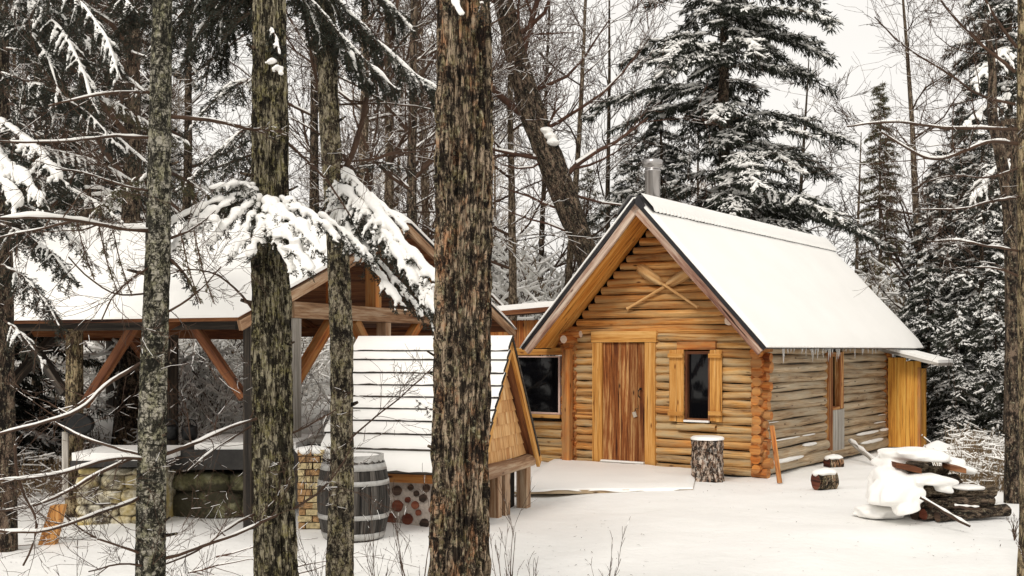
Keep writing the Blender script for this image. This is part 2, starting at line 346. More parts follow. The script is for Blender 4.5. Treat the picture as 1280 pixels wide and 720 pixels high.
def parent_world(o):
    v = Vector(o.location)
    while o.parent: o = o.parent; v = v+Vector(o.location)
    return v
def tag(o, label=None, cat=None, group=None, kind=None):
    if label: o['label'] = label
    if cat: o['category'] = cat
    if group: o['group'] = group
    if kind: o['kind'] = kind
    return o
def thing(name, loc, label, cat, group=None):
    o = bpy.data.objects.new(name, None); COL.objects.link(o); o.location = loc; o.empty_display_size = .2
    return tag(o, label, cat, group)
def soften(o, w_=.006, seg=2):
    m = o.modifiers.new('bevel', 'BEVEL'); m.width = w_; m.segments = seg; m.limit_method = 'ANGLE'; return o
def melt(o, vox, it=4, fac=.6):
    m = o.modifiers.new('remesh', 'REMESH'); m.mode = 'VOXEL'; m.voxel_size = vox; m.use_smooth_shade = True
    m2 = o.modifiers.new('smooth', 'SMOOTH'); m2.iterations = it; m2.factor = fac; return o
def nrm(v): v = np.asarray(v, float); return v/np.linalg.norm(v)

# ------------------------------------------------------------------ ground
def gz(x, y):
    z = .05*mnoise.noise(Vector((x*.35, y*.35, 0)))+.028*mnoise.noise(Vector((x*1.1, y*1.1, 5)))+(.012*mnoise.noise(Vector((x*3.1, y*3.1, 8))) if y < 20 else 0)
    if y > 24: z += (y-24)*.035
    if y > 60: z += (y-60)*.03
    if y > 14.5:
        f = min(1.0, max(0.0, (1.0-x)/4.5)); f = f*f*(3-2*f); z += f*min((y-14.5)*.17, 3.0)
    z += .03*mnoise.noise(Vector((x*.9, y*.9, 9)))
    return z
def grid(xs, ys):
    mb = MB(); V = np.array([[x, y, gz(x, y)] for y in ys for x in xs]); nx, ny = len(xs), len(ys)
    i, j = np.meshgrid(np.arange(ny-1), np.arange(nx-1), indexing='ij'); q = i*nx+j
    mb.add(V, np.stack([q, q+1, q+nx+1, q+nx], -1).reshape(-1, 4)); return mb
xs = np.concatenate([np.linspace(-420, -40, 16), np.linspace(-30, -12, 14), np.linspace(-11, 12, 150), np.linspace(13, 30, 14), np.linspace(40, 420, 16)])
ys = np.concatenate([np.linspace(-40, -1, 10), np.linspace(0, 24, 170), np.linspace(25, 60, 40), np.linspace(64, 600, 50)])
g = grid(xs, ys).build('ground', M['ground']); g['kind'] = 'structure'

# ------------------------------------------------------------------ cabin frame of reference
C0 = np.array([3.3, 14.9, 0.0]); U = np.array([-.822, .57, 0]); V_ = np.array([.57, .822, 0]); ZZ = np.array([0, 0, 1.0])
CU = U/np.linalg.norm(U); CV = V_/np.linalg.norm(V_)
def C(u, v, z): return C0+CU*u+CV*v+ZZ*z
def u_at(px, v=0.0):
    k = (px-640)/F; o = C0+CV*v; return (o[0]-k*o[1])/(k*CU[1]-CU[0])
def v_at(px, u=0.0):
    k = (px-640)/F; o = C0+CU*u; return (o[0]-k*o[1])/(k*CV[1]-CV[0])
def z_at(py, u, v): return PZ(py, C(u, v, 0)[1])
W_, LN = 2.93, 5.55                     # wall width and length
RU = W_/2; RIDGE = 3.74; EAVE = 1.74; OH = .38; FO = .76; BO = 1.05
SL = (RIDGE-EAVE)/(RU+OH)
def roof_z(u): return RIDGE-SL*abs(u-RU)
cabin = thing('log_cabin', C(RU, LN/2, 0), 'honey coloured log cabin with plank door and steep snow covered roof', 'cabin')
LR = .0635
def wall_log(mb, a, b, r=LR, mat=0, seed=0, capmat=None, sides=14, sag=.008):
    a = np.asarray(a, float); b = np.asarray(b, float); L_ = np.linalg.norm(b-a); k = max(3, int(L_/.16)+1)
    t = np.linspace(0, 1, k)[:, None]; p = a+(b-a)*t; p[:, 2] += sag*np.sin(t[:, 0]*6+seed*2.1)
    rr = r*(1+.05*np.sin(t[:, 0]*L_*3+seed)+.05*(RNG.random(k)-.5))
    mb.tube(p, rr, sides, mat, True, capmat, .035)
# openings on the front wall (u0,u1,z0,z1)
dU0, dU1 = u_at(820), u_at(745); dZ = z_at(415, (dU0+dU1)/2, 0)
wU0, wU1 = u_at(889), u_at(861)
wz0, wz1 = z_at(526, u_at(875), 0), z_at(437, u_at(875), 0)
fw = MB(); z = .07; i = 0
while z < RIDGE-.25:
    r = .0565*random.uniform(.93, 1.07)
    lim = 0.0 if z < roof_z(0)-.12 else RU-(RIDGE-z-.16)/SL
    segs_ = [(max(0.02, lim), min(W_-.02, W_-lim))]
    for (a, b, z0, z1) in ((dU0, dU1, -1, dZ-.02), (wU0-.02, wU1+.02, wz0, wz1)):
        if z0 < z < z1:
            ns = []
            for s0, s1 in segs_:
                if a > s0: ns.append((s0, min(a, s1)))
                if b < s1: ns.append((max(b, s0), s1))
            segs_ = [q for q in ns if q[1]-q[0] > .03]
    for s0, s1 in segs_: wall_log(fw, C(s0, .0, z), C(s1, .0, z), r, 1 if z > 1.93 or random.random() < .15 else 0, seed=i)
    z += .113; i += 1
fw.build('front_wall', [M['log'], M['log_warm']], cabin)
# inner lining closes the gaps between logs
ib = MB()
for a, b, z0, z1 in ((0, dU0, 0, 2.0), (dU1, W_, 0, 2.0), (dU0, dU1, dZ-.05, 2.0)):
    if a == 0:
        ib.box(C(0, .03, 0), CU*(wU0-.03), CV*.03, ZZ*2.0); ib.box(C(wU1+.03, .03, 0), CU*(dU0-wU1-.03), CV*.03, ZZ*2.0)
        ib.box(C(wU0-.03, .03, 0), CU*(wU1-wU0+.06), CV*.03, ZZ*(wz0)); ib.box(C(wU0-.03, .03, wz1), CU*(wU1-wU0+.06), CV*.03, ZZ*(2.0-wz1))
    else: ib.box(C(a, .03, z0), CU*(b-a), CV*.03, ZZ*(z1-z0))
g0 = C(0.1, .03, 2.0); ib.hexa([C(0, .03, 2.0), C(W_, .03, 2.0), C(W_, .06, 2.0), C(0, .06, 2.0), C(RU-.02, .03, RIDGE-.15), C(RU+.02, .03, RIDGE-.15), C(RU+.02, .06, RIDGE-.15), C(RU-.02, .06, RIDGE-.15)])
ib.build('inner_lining', [M['darkw']], cabin)
# side walls
swv0, swv1 = v_at(1029), v_at(1048)
def side_wall(u, hole, name):
    mb = MB(); z = .12; i = 0
    while z < roof_z(0)-.1:
        big = z < .34; r = (.085 if big else LR*1.05)*random.uniform(.93, 1.07)
        parts_ = [(.02, LN-.02)] if (not hole or z < .22) else [(.02, swv0), (swv1, LN-.02)]
        for a, b in parts_: wall_log(mb, C(u-(.03 if big and hole else 0), a, z), C(u-(.03 if big and hole else 0), b, z), r, seed=i+9, sag=.009)
        z += .152 if big else .128; i += 1
    mb.box(C(u+.02, 0, 0), CU*.03, CV*LN, ZZ*(roof_z(0)-.08), 1)
    return mb.build(name, [M['log_side'], M['darkw']], cabin)
side_wall(0, True, 'side_wall'); side_wall(W_, False, 'side_wall')
bw = MB(); z = .1
while z < RIDGE-.25:
    lim = 0.0 if z < roof_z(0)-.12 else RU-(RIDGE-z-.14)/SL
    wall_log(bw, C(max(0, lim), LN, z), C(W_-max(0, lim), LN, z)); z += .13
bw.hexa([C(0, LN-.06, 0), C(W_, LN-.06, 0), C(W_, LN-.03, 0), C(0, LN-.03, 0), C(0, LN-.06, 2.0), C(W_, LN-.06, 2.0), C(W_, LN-.03, 2.0), C(0, LN-.03, 2.0)])
bw.build('back_wall', [M['log_side']], cabin)
# corner log ends
for cu, cv, su, sv in ((0, 0, -1, -1), (W_, 0, 1, -1), (0, LN, -1, 1), (W_, LN, 1, 1)):
    mb = MB(); z = .07; k = 0
    while z < 2.0:
        r = .066*random.uniform(.85, 1.25); e = random.uniform(.10, .17)
        wall_log(mb, C(cu-su*.1, cv, z), C(cu+su*e, cv, z), r, 0, k, 1)
        r = .070*random.uniform(.85, 1.25); e = random.uniform(.12, .19)
        if z+.064 < 1.98: wall_log(mb, C(cu+su*random.uniform(-.02, .02), cv-sv*.1, z+.064), C(cu, cv+sv*e, z+.064), r, 0, k+3, 1)
        z += .128; k += 1
    mb.build('corner_log_ends', [M['orange'], M['endo']], cabin)
# roof
def slope_pt(side, d, v, h=0.0):
    """side -1 right slope (towards u<0), +1 left; d = horizontal distance from ridge; h = height above surface (normal)"""
    c_ = 1/math.hypot(1, SL); nz_, nu = c_, SL*c_
    return C(RU+side*(d+nu*h), v, RIDGE-SL*d+nz_*h)
rf = MB(); vn = 330; vv = np.linspace(-FO, LN+BO, vn)
for side in (-1, 1):
    top = []; bot = []
    for q, v in enumerate(vv):
        hh = .012*math.sin(v*2*math.pi/.085)
        for d in (0, RU+OH): top.append(slope_pt(side, d, v, .0+hh)); bot.append(slope_pt(side, d, v, -.03))
    a = np.arange(vn-1)*2; f1 = np.stack([a, a+1, a+3, a+2], -1)
    rf.add(top, f1 if side < 0 else f1[:, ::-1]); rf.add(bot, f1[:, ::-1] if side < 0 else f1, smooth=False)
    e1 = np.array([[top[2*q+1], bot[2*q+1]] for q in range(vn)]).reshape(-1, 3); rf.add(e1, f1)
    for q in (0, vn-1): rf.add([top[2*q], top[2*q+1], bot[2*q+1], bot[2*q]], [(0, 1, 2, 3)], smooth=False)
roof = rf.build('roof', [M['metal']], cabin)
def roof_snow(side, d0, d1, v0, v1, th, h0, name, par, wav=.0, n1=60, n2=14):
    mb = MB(); T = []
    for i in range(n1):
        v = v0+(v1-v0)*i/(n1-1)
        for j in range(n2):
            e = d1+wav*mnoise.noise(Vector((v*3, side, 0)))+(.006*math.sin(v*2*math.pi/.085) if wav else 0)
            d = d0+(e-d0)*j/(n2-1)
            edge = min(1.0, (min(j, n2-1-j)+.0)*(1.0)+.35)*min(1.0, min(i, n1-1-i)+.35) if (d0 > .01 or j > n2/2) else min(1.0, min(i, n1-1-i)+.35)
            T.append(slope_pt(side, d, v, h0+th*(edge*(1+.16*mnoise.noise(Vector((v*1.5, d*2, 3)))))))
    B = [slope_pt(side, d0+(d1-d0)*j/(n2-1), v0+(v1-v0)*i/(n1-1), h0) for i in range(n1) for j in range(n2)]
    i, j = np.meshgrid(np.arange(n1-1), np.arange(n2-1), indexing='ij'); q = (i*n2+j); f_ = np.stack([q, q+1, q+n2+1, q+n2], -1).reshape(-1, 4)
    if side > 0: f_ = f_[:, ::-1]
    mb.add(T, f_)
    # skirts
    rim = [k*n2 for k in range(n1)]+[(n1-1)*n2+k for k in range(1, n2)]+[k*n2+n2-1 for k in range(n1-2, -1, -1)]+[k for k in range(n2-2, 0, -1)]
    Tn = np.array(T)[rim]; Bn = np.array(B)[rim]; m = len(rim); vvv = np.concatenate([Tn, Bn]); k = np.arange(m)
    mb.add(vvv, np.stack([k, (k+1) % m, (k+1) % m+m, k+m], -1)); mb.add(B, f_[:, ::-1], smooth=False)
    return mb.build(name, [M['snow']], par)
roof_snow(-1, .0, RU+OH+.012, -FO-.012, LN+BO, .05, .014, 'snow', roof, .012, 150, 16)
roof_snow(1, .0, RU+OH+.02, -FO-.03, LN+BO, .055, .014, 'snow', roof)
# ridge cap: raised corrugated strip with snow
rc = MB()
for side in (-1, 1):
    top = []; bot = []
    for v in vv:
        hh = .012*math.sin(v*2*math.pi/.085)
        hh = .016*math.sin(v*2*math.pi/.11); top += [slope_pt(side, -.0, v, .08), slope_pt(side, .215, v, .078+hh)]; bot += [slope_pt(side, -.0, v, .06), slope_pt(side, .215, v, .062+hh)]
    a = np.arange(vn-1)*2; f1 = np.stack([a, a+1, a+3, a+2], -1)
    rc.add(top, f1 if side < 0 else f1[:, ::-1]); rc.add(bot, f1)
    e1 = np.array([[top[2*q+1], bot[2*q+1]] for q in range(vn)]).reshape(-1, 3); rc.add(e1, f1)
    rc.add([top[0], top[1], bot[1], bot[0]], [(0, 1, 2, 3)], smooth=False)
    rc.hexa([slope_pt(side, 0, -FO-.02, -.02), slope_pt(side, .13, -FO-.02, -.02), slope_pt(side, .13, -FO, -.02), slope_pt(side, 0, -FO, -.02), slope_pt(side, 0, -FO-.02, .075), slope_pt(side, .12, -FO-.02, .05), slope_pt(side, .12, -FO, .05), slope_pt(side, 0, -FO, .075)])
cap = rc.build('ridge_cap', [M['metal']], roof)
capS = MB()
for side in (-1, 1):
    q = []
    for v in vv:
        w2 = .216+.006*math.sin(v*2*math.pi/.11)+.006*mnoise.noise(Vector((v*6, 0, 0)))
        q += [slope_pt(side, 0, v, .115), slope_pt(side, w2*.85, v, .116), slope_pt(side, w2+.004, v, .084+.016*math.sin(v*2*math.pi/.11))]
    nn = len(vv); i, j = np.meshgrid(np.arange(nn-1), np.arange(2), indexing='ij'); k = i*3+j; f_ = np.stack([k, k+1, k+4, k+3], -1).reshape(-1, 4)
    capS.add(q, f_ if side < 0 else f_[:, ::-1])
capS.build('ridge_snow', [M['snow']], roof)
# soffit boards running up the slope, and rafters/barge boards
for side in (-1, 1):
    mb = MB(); nb = 4; v = -FO+.05; wdt = (FO-.05)/nb
    for k in range(nb):
        a = v+k*wdt; h1 = -.034-.006*(k % 2); 
        p = [slope_pt(side, 0.02, a+.004, h1-.02), slope_pt(side, RU+OH-.03, a+.004, h1-.02), slope_pt(side, RU+OH-.03, a+wdt-.004, h1-.02), slope_pt(side, .02, a+wdt-.004, h1-.02)]
        p += [slope_pt(side, 0.02, a+.004, h1), slope_pt(side, RU+OH-.03, a+.004, h1), slope_pt(side, RU+OH-.03, a+wdt-.004, h1), slope_pt(side, .02, a+wdt-.004, h1)]
        mb.hexa(p if side < 0 else [p[i] for i in (3, 2, 1, 0, 7, 6, 5, 4)])
    mb.build('soffit', [M['soffit']], roof)
    p = [slope_pt(side, -.0, LN+.02, -.06), slope_pt(side, RU+OH-.03, LN+.02, -.06), slope_pt(side, RU+OH-.03, LN+BO-.02, -.06), slope_pt(side, 0, LN+BO-.02, -.06)]
    p += [x+ZZ*.02 for x in p]; mb = MB(); mb.hexa(p); mb.build('soffit', [M['soffit']], roof)
    # eave soffit strip beside the walls
    p = [slope_pt(side, RU-.02, 0, -.055), slope_pt(side, RU+OH-.03, 0, -.055), slope_pt(side, RU+OH-.03, LN+.02, -.055), slope_pt(side, RU-.02, 0+LN+.02, -.055)]
    p += [x+ZZ*.02 for x in p]; mb = MB(); mb.hexa(p); mb.build('soffit', [M['red_timber']], roof)
    # barge board
    mb = MB(); dd = np.linspace(0.0, RU+OH, 14); pts = [slope_pt(side, d, -FO+.02, -.085+.006*math.sin(d*7+side)) for d in dd]
    for k in range(13):
        a_, b_ = pts[k], pts[k+1]; nv = nrm(slope_pt(side, 1, 0, 0)-slope_pt(side, 1, 0, -1)); th = .055
        q = [a_-nv*th-CV*.02, b_-nv*th-CV*.02, b_-nv*th+CV*.025, a_-nv*th+CV*.025, a_+nv*.042-CV*.02, b_+nv*.042-CV*.02, b_+nv*.042+CV*.025, a_+nv*.042+CV*.025]
        for f in ((0, 3, 2, 1), (4, 5, 6, 7), (0, 1, 5, 4), (2, 3, 7, 6)):
            qq = np.array(q)[list(f)]; r_ = qq-pts[0]; dv = nrm(pts[-1]-pts[0])
            mb.add(qq, [(0, 1, 2, 3)], 0, np.stack([r_@dv+side*5, r_@nv+r_@CV], 1), False)
    mb.build('barge_board', [M['barge']], roof)
    # dark metal edge strip above barge board
    mb = MB(); p = [slope_pt(side, 0, -FO-.012, -.04), slope_pt(side, RU+OH+.01, -FO-.012, -.04), slope_pt(side, RU+OH+.01, -FO-.002, -.04), slope_pt(side, 0, -FO-.002, -.04),
                    slope_pt(side, 0, -FO-.012, .008), slope_pt(side, RU+OH+.01, -FO-.012, .008), slope_pt(side, RU+OH+.01, -FO-.002, .008), slope_pt(side, 0, -FO-.002, .008)]
    mb.hexa(p); mb.build('edge_flashing', [M['metal']], roof)
# projecting plate logs under the roof
_ul, _ur = u_at(687, -.5), u_at(911, -.42)
for (u, z, r, e) in ((_ul, z_at(404, _ul, -.5)+.02, .062, .5), (_ur, z_at(401, _ur, -.42)+.02, .060, .42), (W_-.06, 1.885, .058, .34), (.04, 1.92, .052, .22)):
    mb = MB(); wall_log(mb, C(u, .0, z-.02), C(u, -e, z-.02), r, 0, u, 1); mb.build('plate_log', [M['orange'], M['endcut']], cabin)
mb = MB(); wall_log(mb, C(W_+.10, .0, 1.84), C(W_+.28, .02, 1.84), .055, 0, 1, 1); wall_log(mb, C(W_-.2, -.09, 1.93), C(W_+.42, -.10, 1.93), .05, 0, 1, 1); mb.build('plate_log', [M['orange'], M['endcut']], cabin)
# stove pipe
pc = C(RU+.16, u_at(0)*0+1.05, 0); 
# choose v so the pipe sits at x=816
best = min(np.linspace(-.3, 3, 200), key=lambda v: abs(640+F*C(RU+.1, v, 0)[0]/C(RU+.1, v, 0)[1]-816)); pc = C(RU+.1, best, 0)
ztop = PZ(200, pc[1]); r0 = 10.5/F*pc[1]; mb = MB()
prof = [(3.45, r0*.92), (ztop-.17, r0*.92), (ztop-.165, r0*1.0), (ztop-.145, r0*1.0), (ztop-.14, r0*.9), (ztop-.10, r0*.9), (ztop-.095, r0*1.18), (ztop-.015, r0*1.22), (ztop, r0*1.1), (ztop+.004, r0*.2)]
mb.tube([(pc[0], pc[1], z_) for z_, _ in prof], [r_ for _, r_ in prof], 32, ph=0)
mb.build('stove_pipe', [M['steel']], roof)
# icicles along the right eave
rngi = random.Random(5)
for k in range(62):
    v = rngi.uniform(-.1, LN+.5) if k < 50 else rngi.uniform(.6, 2.4); ln = rngi.choice([.04, .06, .07, .09, .12, .16, .2])*(1.0 if v < 3.2 else .7)
    p = slope_pt(-1, RU+OH-.004, v, -.03); mb = MB(); tz = np.linspace(0, 1, 5)
    mb.tube([(p[0]+.003*math.sin(t*5+k), p[1], p[2]+.01-ln*t) for t in tz], [.011*(1-t)**.8+.0012 for t in tz], 6)
    mb.build('icicle', [M['ice']], cabin)
# door
def fpl(name, mats, u0, u1, z0, z1, d0, d1, par, bev=.006):
    """board on the front wall: u range, z range, v range"""
    mb = MB(); mb.box(C(u0, d0, z0), CU*(u1-u0), CV*(d1-d0), ZZ*(z1-z0)); o = mb.build(name, mats, par); soften(o, bev); return o
du0, du1 = u_at(809), u_at(756); dz0, dz1 = .06, z_at(428, (du0+du1)/2, 0)
dm = MB(); nb = 5; rr_ = random.Random(3); ws = [rr_.uniform(.8, 1.3) for _ in range(nb)]; tot = sum(ws); a = du0
for k in range(nb):
    b = a+(du1-du0)*ws[k]/tot; off = rr_.uniform(0, .012)
    dm.box(C(a+.003, -.045-off, dz0+.03+rr_.uniform(-.01, .01)), CU*(b-a-.006), CV*.04, ZZ*(dz1-dz0-.035)); a = b
door = dm.build('door', [M['doorw']], cabin, C(du0, -.04, 0)); soften(door, .005)
fpl('door_jamb', [M['plank']], u_at(822), du0-.004, .05, dz1-.002, -.085, .03, cabin)
fpl('door_jamb', [M['plank']], du1+.004, u_at(744), .05, dz1-.002, -.085, .03, cabin)
fpl('door_lintel', [M['plank']], u_at(824), u_at(743), dz1+.002, dZ+.01, -.095, .03, cabin, .012)
fpl('threshold', [M['greyw']], du0-.01, du1+.01, .03, .105, -.13, .03, cabin)
mb = MB(); mb.box(C(du0, -.125, .106), CU*(du1-du0), CV*.07, ZZ*.018); o = mb.build('threshold_snow', [M['snow']], cabin); soften(o, .015, 3)
hp = C(u_at(803), -.075, z_at(495, u_at(803), 0)); mb = MB()
mb.tube([hp+ZZ*.10, hp-CV*.035+ZZ*.08, hp-CV*.035+ZZ*.0, hp-ZZ*.02], .008, 8); mb.build('handle', [M['iron']], door)
hp2 = C(u_at(797), -.085, z_at(517, u_at(797), 0)); mb = MB(); tilt = nrm(CU*.35+ZZ)
mb.box(hp2-CU*.032-ZZ*.035, CU*.05-ZZ*.018, CV*.022, tilt*.075); o = mb.build('padlock', [M['brass']], door); soften(o, .005)
mb = MB(); mb.tube([hp2+ZZ*.03, hp2+ZZ*.08-CU*.02, hp2+ZZ*.075-CU*.055, hp2+ZZ*.12-CU*.06], .005, 6); mb.build('shackle', [M['iron']], door)
mb = MB(); kp = C(u_at(804), -.07, z_at(486, u_at(804), 0)); mb.tube([kp, kp-CV*.02], .017, 12); mb.build('keyhole_plate', [M['iron']], door)
# front window with shutters
win = MB(); wa, wb = u_at(891), u_at(859); z0, z1 = z_at(525, 1, 0)+.0, z_at(439, 1, 0); wa2, wb2 = u_at(888), u_at(862)
for (a, b, c_, d) in ((wa, wa2, z0, z1), (wb2, wb, z0, z1), (wa2+.001, wb2-.001, z1-.04, z1), (wa2+.001, wb2-.001, z0, z0+.03)):
    win.box(C(a, -.075, c_), CU*(b-a), CV*.12, ZZ*(d-c_))
wino = win.build('window', [M['red_timber']], cabin, C(wa, 0, z0)); soften(wino, .004)
mb = MB(); mb.box(C(wa2, -.012, z0+.02), CU*(wb2-wa2), CV*.008, ZZ*(z1-z0-.04)); mb.build('pane', [M['glass']], wino)
fpl('lintel', [M['orange']], u_at(898), u_at(850), z_at(437, 1, 0), z_at(427, 1, 0), -.10, .02, wino, .014)
mb = MB(); wall_log(mb, C(u_at(898), -.075, z_at(533, 1, 0)), C(u_at(850), -.075, z_at(533, 1, 0)), .048); mb.build('sill', [M['log']], wino)
fpl('sill_snow', [M['snow']], wa+.01, wb-.0, z0-.02, z0+.006, -.12, -.076, wino, .008)
for (p0, p1) in ((906, 891.5), (858.5, 841)):
    a, b = u_at(p0), u_at(p1); m_ = (a+b)/2; zt, zb = z_at(437, m_, 0), z_at(527, m_, 0); mb = MB(); mid = a+(b-a)*.52
    mb.box(C(a, -.105, zb), CU*(mid-a-.003), CV*.022, ZZ*(zt-zb)); mb.box(C(mid, -.107, zb+.01), CU*(b-mid), CV*.022, ZZ*(zt-zb-.014))
    sh = mb.build('shutter', [M['plank']], cabin, C(a, -.1, zb)); soften(sh, .004)
    for zc in (zt-.11, zb+.09):
        mb = MB(); mb.box(C(a-.006, -.15, zc), CU*(b-a+.012), CV*.04, ZZ*.055); o = mb.build('batten', [M['plank']], sh); soften(o, .004)
# side window
sw = MB(); zt, zm, zb = z_at(440, 0, 2.6), z_at(512, 0, 2.6), z_at(563, 0, 2.6)
v0, v1 = swv0, swv1; jw = (v1-v0)*.26
for (a, b, c_, d) in ((v0, v0+jw, zb, zt), (v1-jw, v1, zm, zt), (v0+jw+.001, v1-jw-.001, zt-.07, zt), (v0+jw+.001, v1-jw-.001, zm-.01, zm+.04)):
    sw.box(C(-.085, a, c_), CU*.14, CV*(b-a), ZZ*(d-c_))
swo = sw.build('side_window', [M['doorw']], cabin, C(0, v0, zb)); soften(swo, .005)
mb = MB(); mb.box(C(-.005, v0+jw, zm), CU*.008, CV*(v1-v0-2*jw), ZZ*(zt-zm-.05)); mb.build('pane', [M['glass']], swo)
mb = MB(); mb.box(C(-.095, v0+jw+.003, zb-.02), CU*.03, CV*(v1-v0-jw), ZZ*(zm-zb+.01)); o = mb.build('weathered_board', [M['greyw']], swo); soften(o, .004)
# snow ledges on the bottom logs of the side wall
mb = MB()
rl_ = random.Random(15)
for (z, w2, cov) in ((.195, .062, 1.0), (.345, .048, .95), (.475, .022, .6), (.60, .014, .35), (.73, .012, .2)):
    v = .1
    while v < LN-.3:
        ln = rl_.uniform(.3, 1.3)
        if rl_.random() < cov and not (swv0-.1 < v < swv1+.05 or swv0 < v+ln < swv1+.1):
            mb = MB(); t = np.linspace(0, 1, 12); e_ = min(v+ln, LN-.1); mb.tube([C(-.055-(.035 if z < .36 else 0), v+(e_-v)*q, z) for q in t], [w2*(.25+.75*math.sin(math.pi*q)**.35) for q in t], 8, wob=.12, sq=.5); mb.build('snow_ledge', [M['snow']], cabin)
        v += ln+.1

# crossed paddles on the gable
def paddle(a, b, label):
    """a = blade end, b = handle end, px positions on the gable"""
    v = -.10 if 'right' in label else -.125
    pa = C(u_at(a[0], v), v, 0); pa[2] = PZ(a[1], pa[1]); pb = C(u_at(b[0], v), v, 0); pb[2] = PZ(b[1], pb[1])
    d = nrm(pb-pa); sdv = nrm(np.cross(d, CV)); L_ = np.linalg.norm(pb-pa)
    t = thing('paddle', pa, label, 'paddle', 'crossed paddles on the gable')
    mb = MB(); st = [(0, .03), (.01, .06), (.06, .078), (.2, .082), (.33, .066), (.42, .03), (.47, .016)]
    V = []
    for s_, w2 in st:
        c_ = pa+d*L_*s_; V += [c_-sdv*w2, c_-CV*.016, c_+sdv*w2, c_+CV*.008]
    k = len(st); i, j = np.meshgrid(np.arange(k-1), np.arange(4), indexing='ij'); fs = np.stack([i*4+j, i*4+(j+1) % 4, (i+1)*4+(j+1) % 4, (i+1)*4+j], -1).reshape(-1, 4)
    uv = [(((np.array(x)-pa)@d), ((np.array(x)-pa)@sdv)) for x in V]
    mb.add(V, fs, 0, uv, True); mb.add(V[:4], [(0, 1, 2, 3)], 0, uv[:4], False); mb.build('blade', [M['pad']], t)
    mb = MB(); mb.tube([pa+d*L_*.44, pa+d*L_*.7, pa+d*L_*.97, pa+d*L_], [.020, .018, .018, .026], 10); mb.build('shaft', [M['pad']], t)
paddle((868, 336), (784, 386), 'wooden paddle on the gable with its blade at upper right')
paddle((797, 334), (872, 384), 'wooden paddle on the gable with its blade at upper left')

# ------------------------------------------------------------------ annex left of the cabin
an = thing('cabin_annex', C(3.8, .6, 0), 'low log annex with a large dark window between the cabin and the pavilion', 'annex')
AV = .06; au1 = 5.2
wl, wr_ = u_at(703, AV), u_at(640, AV); zT, zB = z_at(445, 3.5, AV), z_at(517, 3.5, AV)
mb = MB(); z = .06; k = 0
while z < zB-.05:
    wall_log(mb, C(W_+.16, AV, z), C(au1, AV, z), .066, 0, k); z += .128; k += 1
mb.box(C(W_+.2, AV+.02, 0), CU*(au1-W_-.2), CV*.03, ZZ*(zB-.03), 1); mb.build('log_wall', [M['log'], M['darkw']], an)
mb = MB(); x = W_+.16
while x < au1:
    mb.box(C(x, AV-.0, zT+.13), CU*.135, CV*.02, ZZ*(2.16-zT-.13)); x += .14
mb.build('upper_wall', [M['orange']], an)
mb = MB(); mb.box(C(W_+.1, AV-.09, zT+.015), CU*(au1-W_-.1), CV*.11, ZZ*.11); o = mb.build('header_beam', [M['plank']], an); soften(o, .01)
mb = MB(); mb.box(C(u_at(715, AV-.2), AV-.27, 0), CU*(u_at(705.5, AV-.2)-u_at(715, AV-.2)), CV*.09, ZZ*(zT+.10)); o = mb.build('post', [M['orange']], an); soften(o, .01)
wn = MB(); wr2 = wr_+.45
for a, b, c_, d in ((wl, wl+.03, zB, zT), (wl+.031, wr2, zT-.02, zT), (wl+.031, wr2, zB, zB+.025), (wr2, wr2+.03, zB, zT)):
    wn.box(C(a, AV-.07, c_), CU*(b-a), CV*.08, ZZ*(d-c_))
wno = wn.build('window', [M['trim']], an, C(wl, AV, zB))
mb = MB(); mb.box(C(wl+.02, AV-.0, zB+.01), CU*(wr2-wl), CV*.008, ZZ*(zT-zB-.02)); mb.build('pane', [M['glass']], wno)
mb = MB(); mb.box(C(wl-.02, AV-.11, zB-.055), CU*(wr2-wl+.1), CV*.13, ZZ*.05); o = mb.build('sill', [M['plank']], wno); soften(o, .006)
mb = MB(); mb.box(C(wr2+.04, AV-.02, zB-.05), CU*(au1-wr2-.04), CV*.03, ZZ*(zT-zB+.08)); mb.box(C(au1, AV, 0), CU*.04, CV*2.5, ZZ*2.14); mb.build('board_wall', [M['plank']], an)
mb = MB(); p = [C(2.92, -.20, 2.29), C(au1+.3, -.20, 2.16), C(au1+.3, 2.6, 2.34), C(2.92, 2.6, 2.46)]; p += [x+ZZ*.07 for x in p]; mb.hexa([p[i] for i in (0, 3, 2, 1, 4, 7, 6, 5)]); ro = mb.build('roof', [M['red_timber']], an)
mb = MB(); p = [x+ZZ*.002 for x in p[4:]]; p += [x+ZZ*.08 for x in p]; mb.hexa([p[i] for i in (0, 3, 2, 1, 4, 7, 6, 5)]); o = mb.build('snow', [M['snow']], ro); soften(o, .03, 3)

# ------------------------------------------------------------------ yellow lean-to at the rear corner
lt = thing('lean_to_shed', C(-.3, 6.1, 0), 'small yellow board lean-to against the rear corner of the cabin', 'shed')
fv = 5.45; ue = u_at(1151, fv); mb = MB(); x = -.10
while x > ue+.02:
    b = max(ue, x-.15); mb.box(C(b+.003, fv, .04), CU*(x-b-.006), CV*.025, ZZ*(z_at(447, -.3, fv)-.04+ (0 if x > -.3 else -.06))); x -= .15
mb.build('front_boards', [M['yellow']], lt)
mb = MB(); mb.box(C(ue, fv-.02, .03), CU*.05, CV*.06, ZZ*1.38); mb.build('corner_post', [M['orange']], lt)
mb = MB(); mb.box(C(ue, fv+.03, .04), CU*.03, CV*.32, ZZ*1.35); mb.build('side_boards', [M['yellow']], lt)
mb = MB(); za, zb_ = 1.72, 1.44; p = [C(.05, fv-.35, za), C(-1.02, fv-.35, zb_), C(-1.02, fv+.65, zb_), C(.05, fv+.65, za)]; p += [x+ZZ*.05 for x in p]; mb.hexa([p[i] for i in (0, 3, 2, 1, 4, 7, 6, 5)][::1]); lro = mb.build('roof', [M['greyw']], lt)
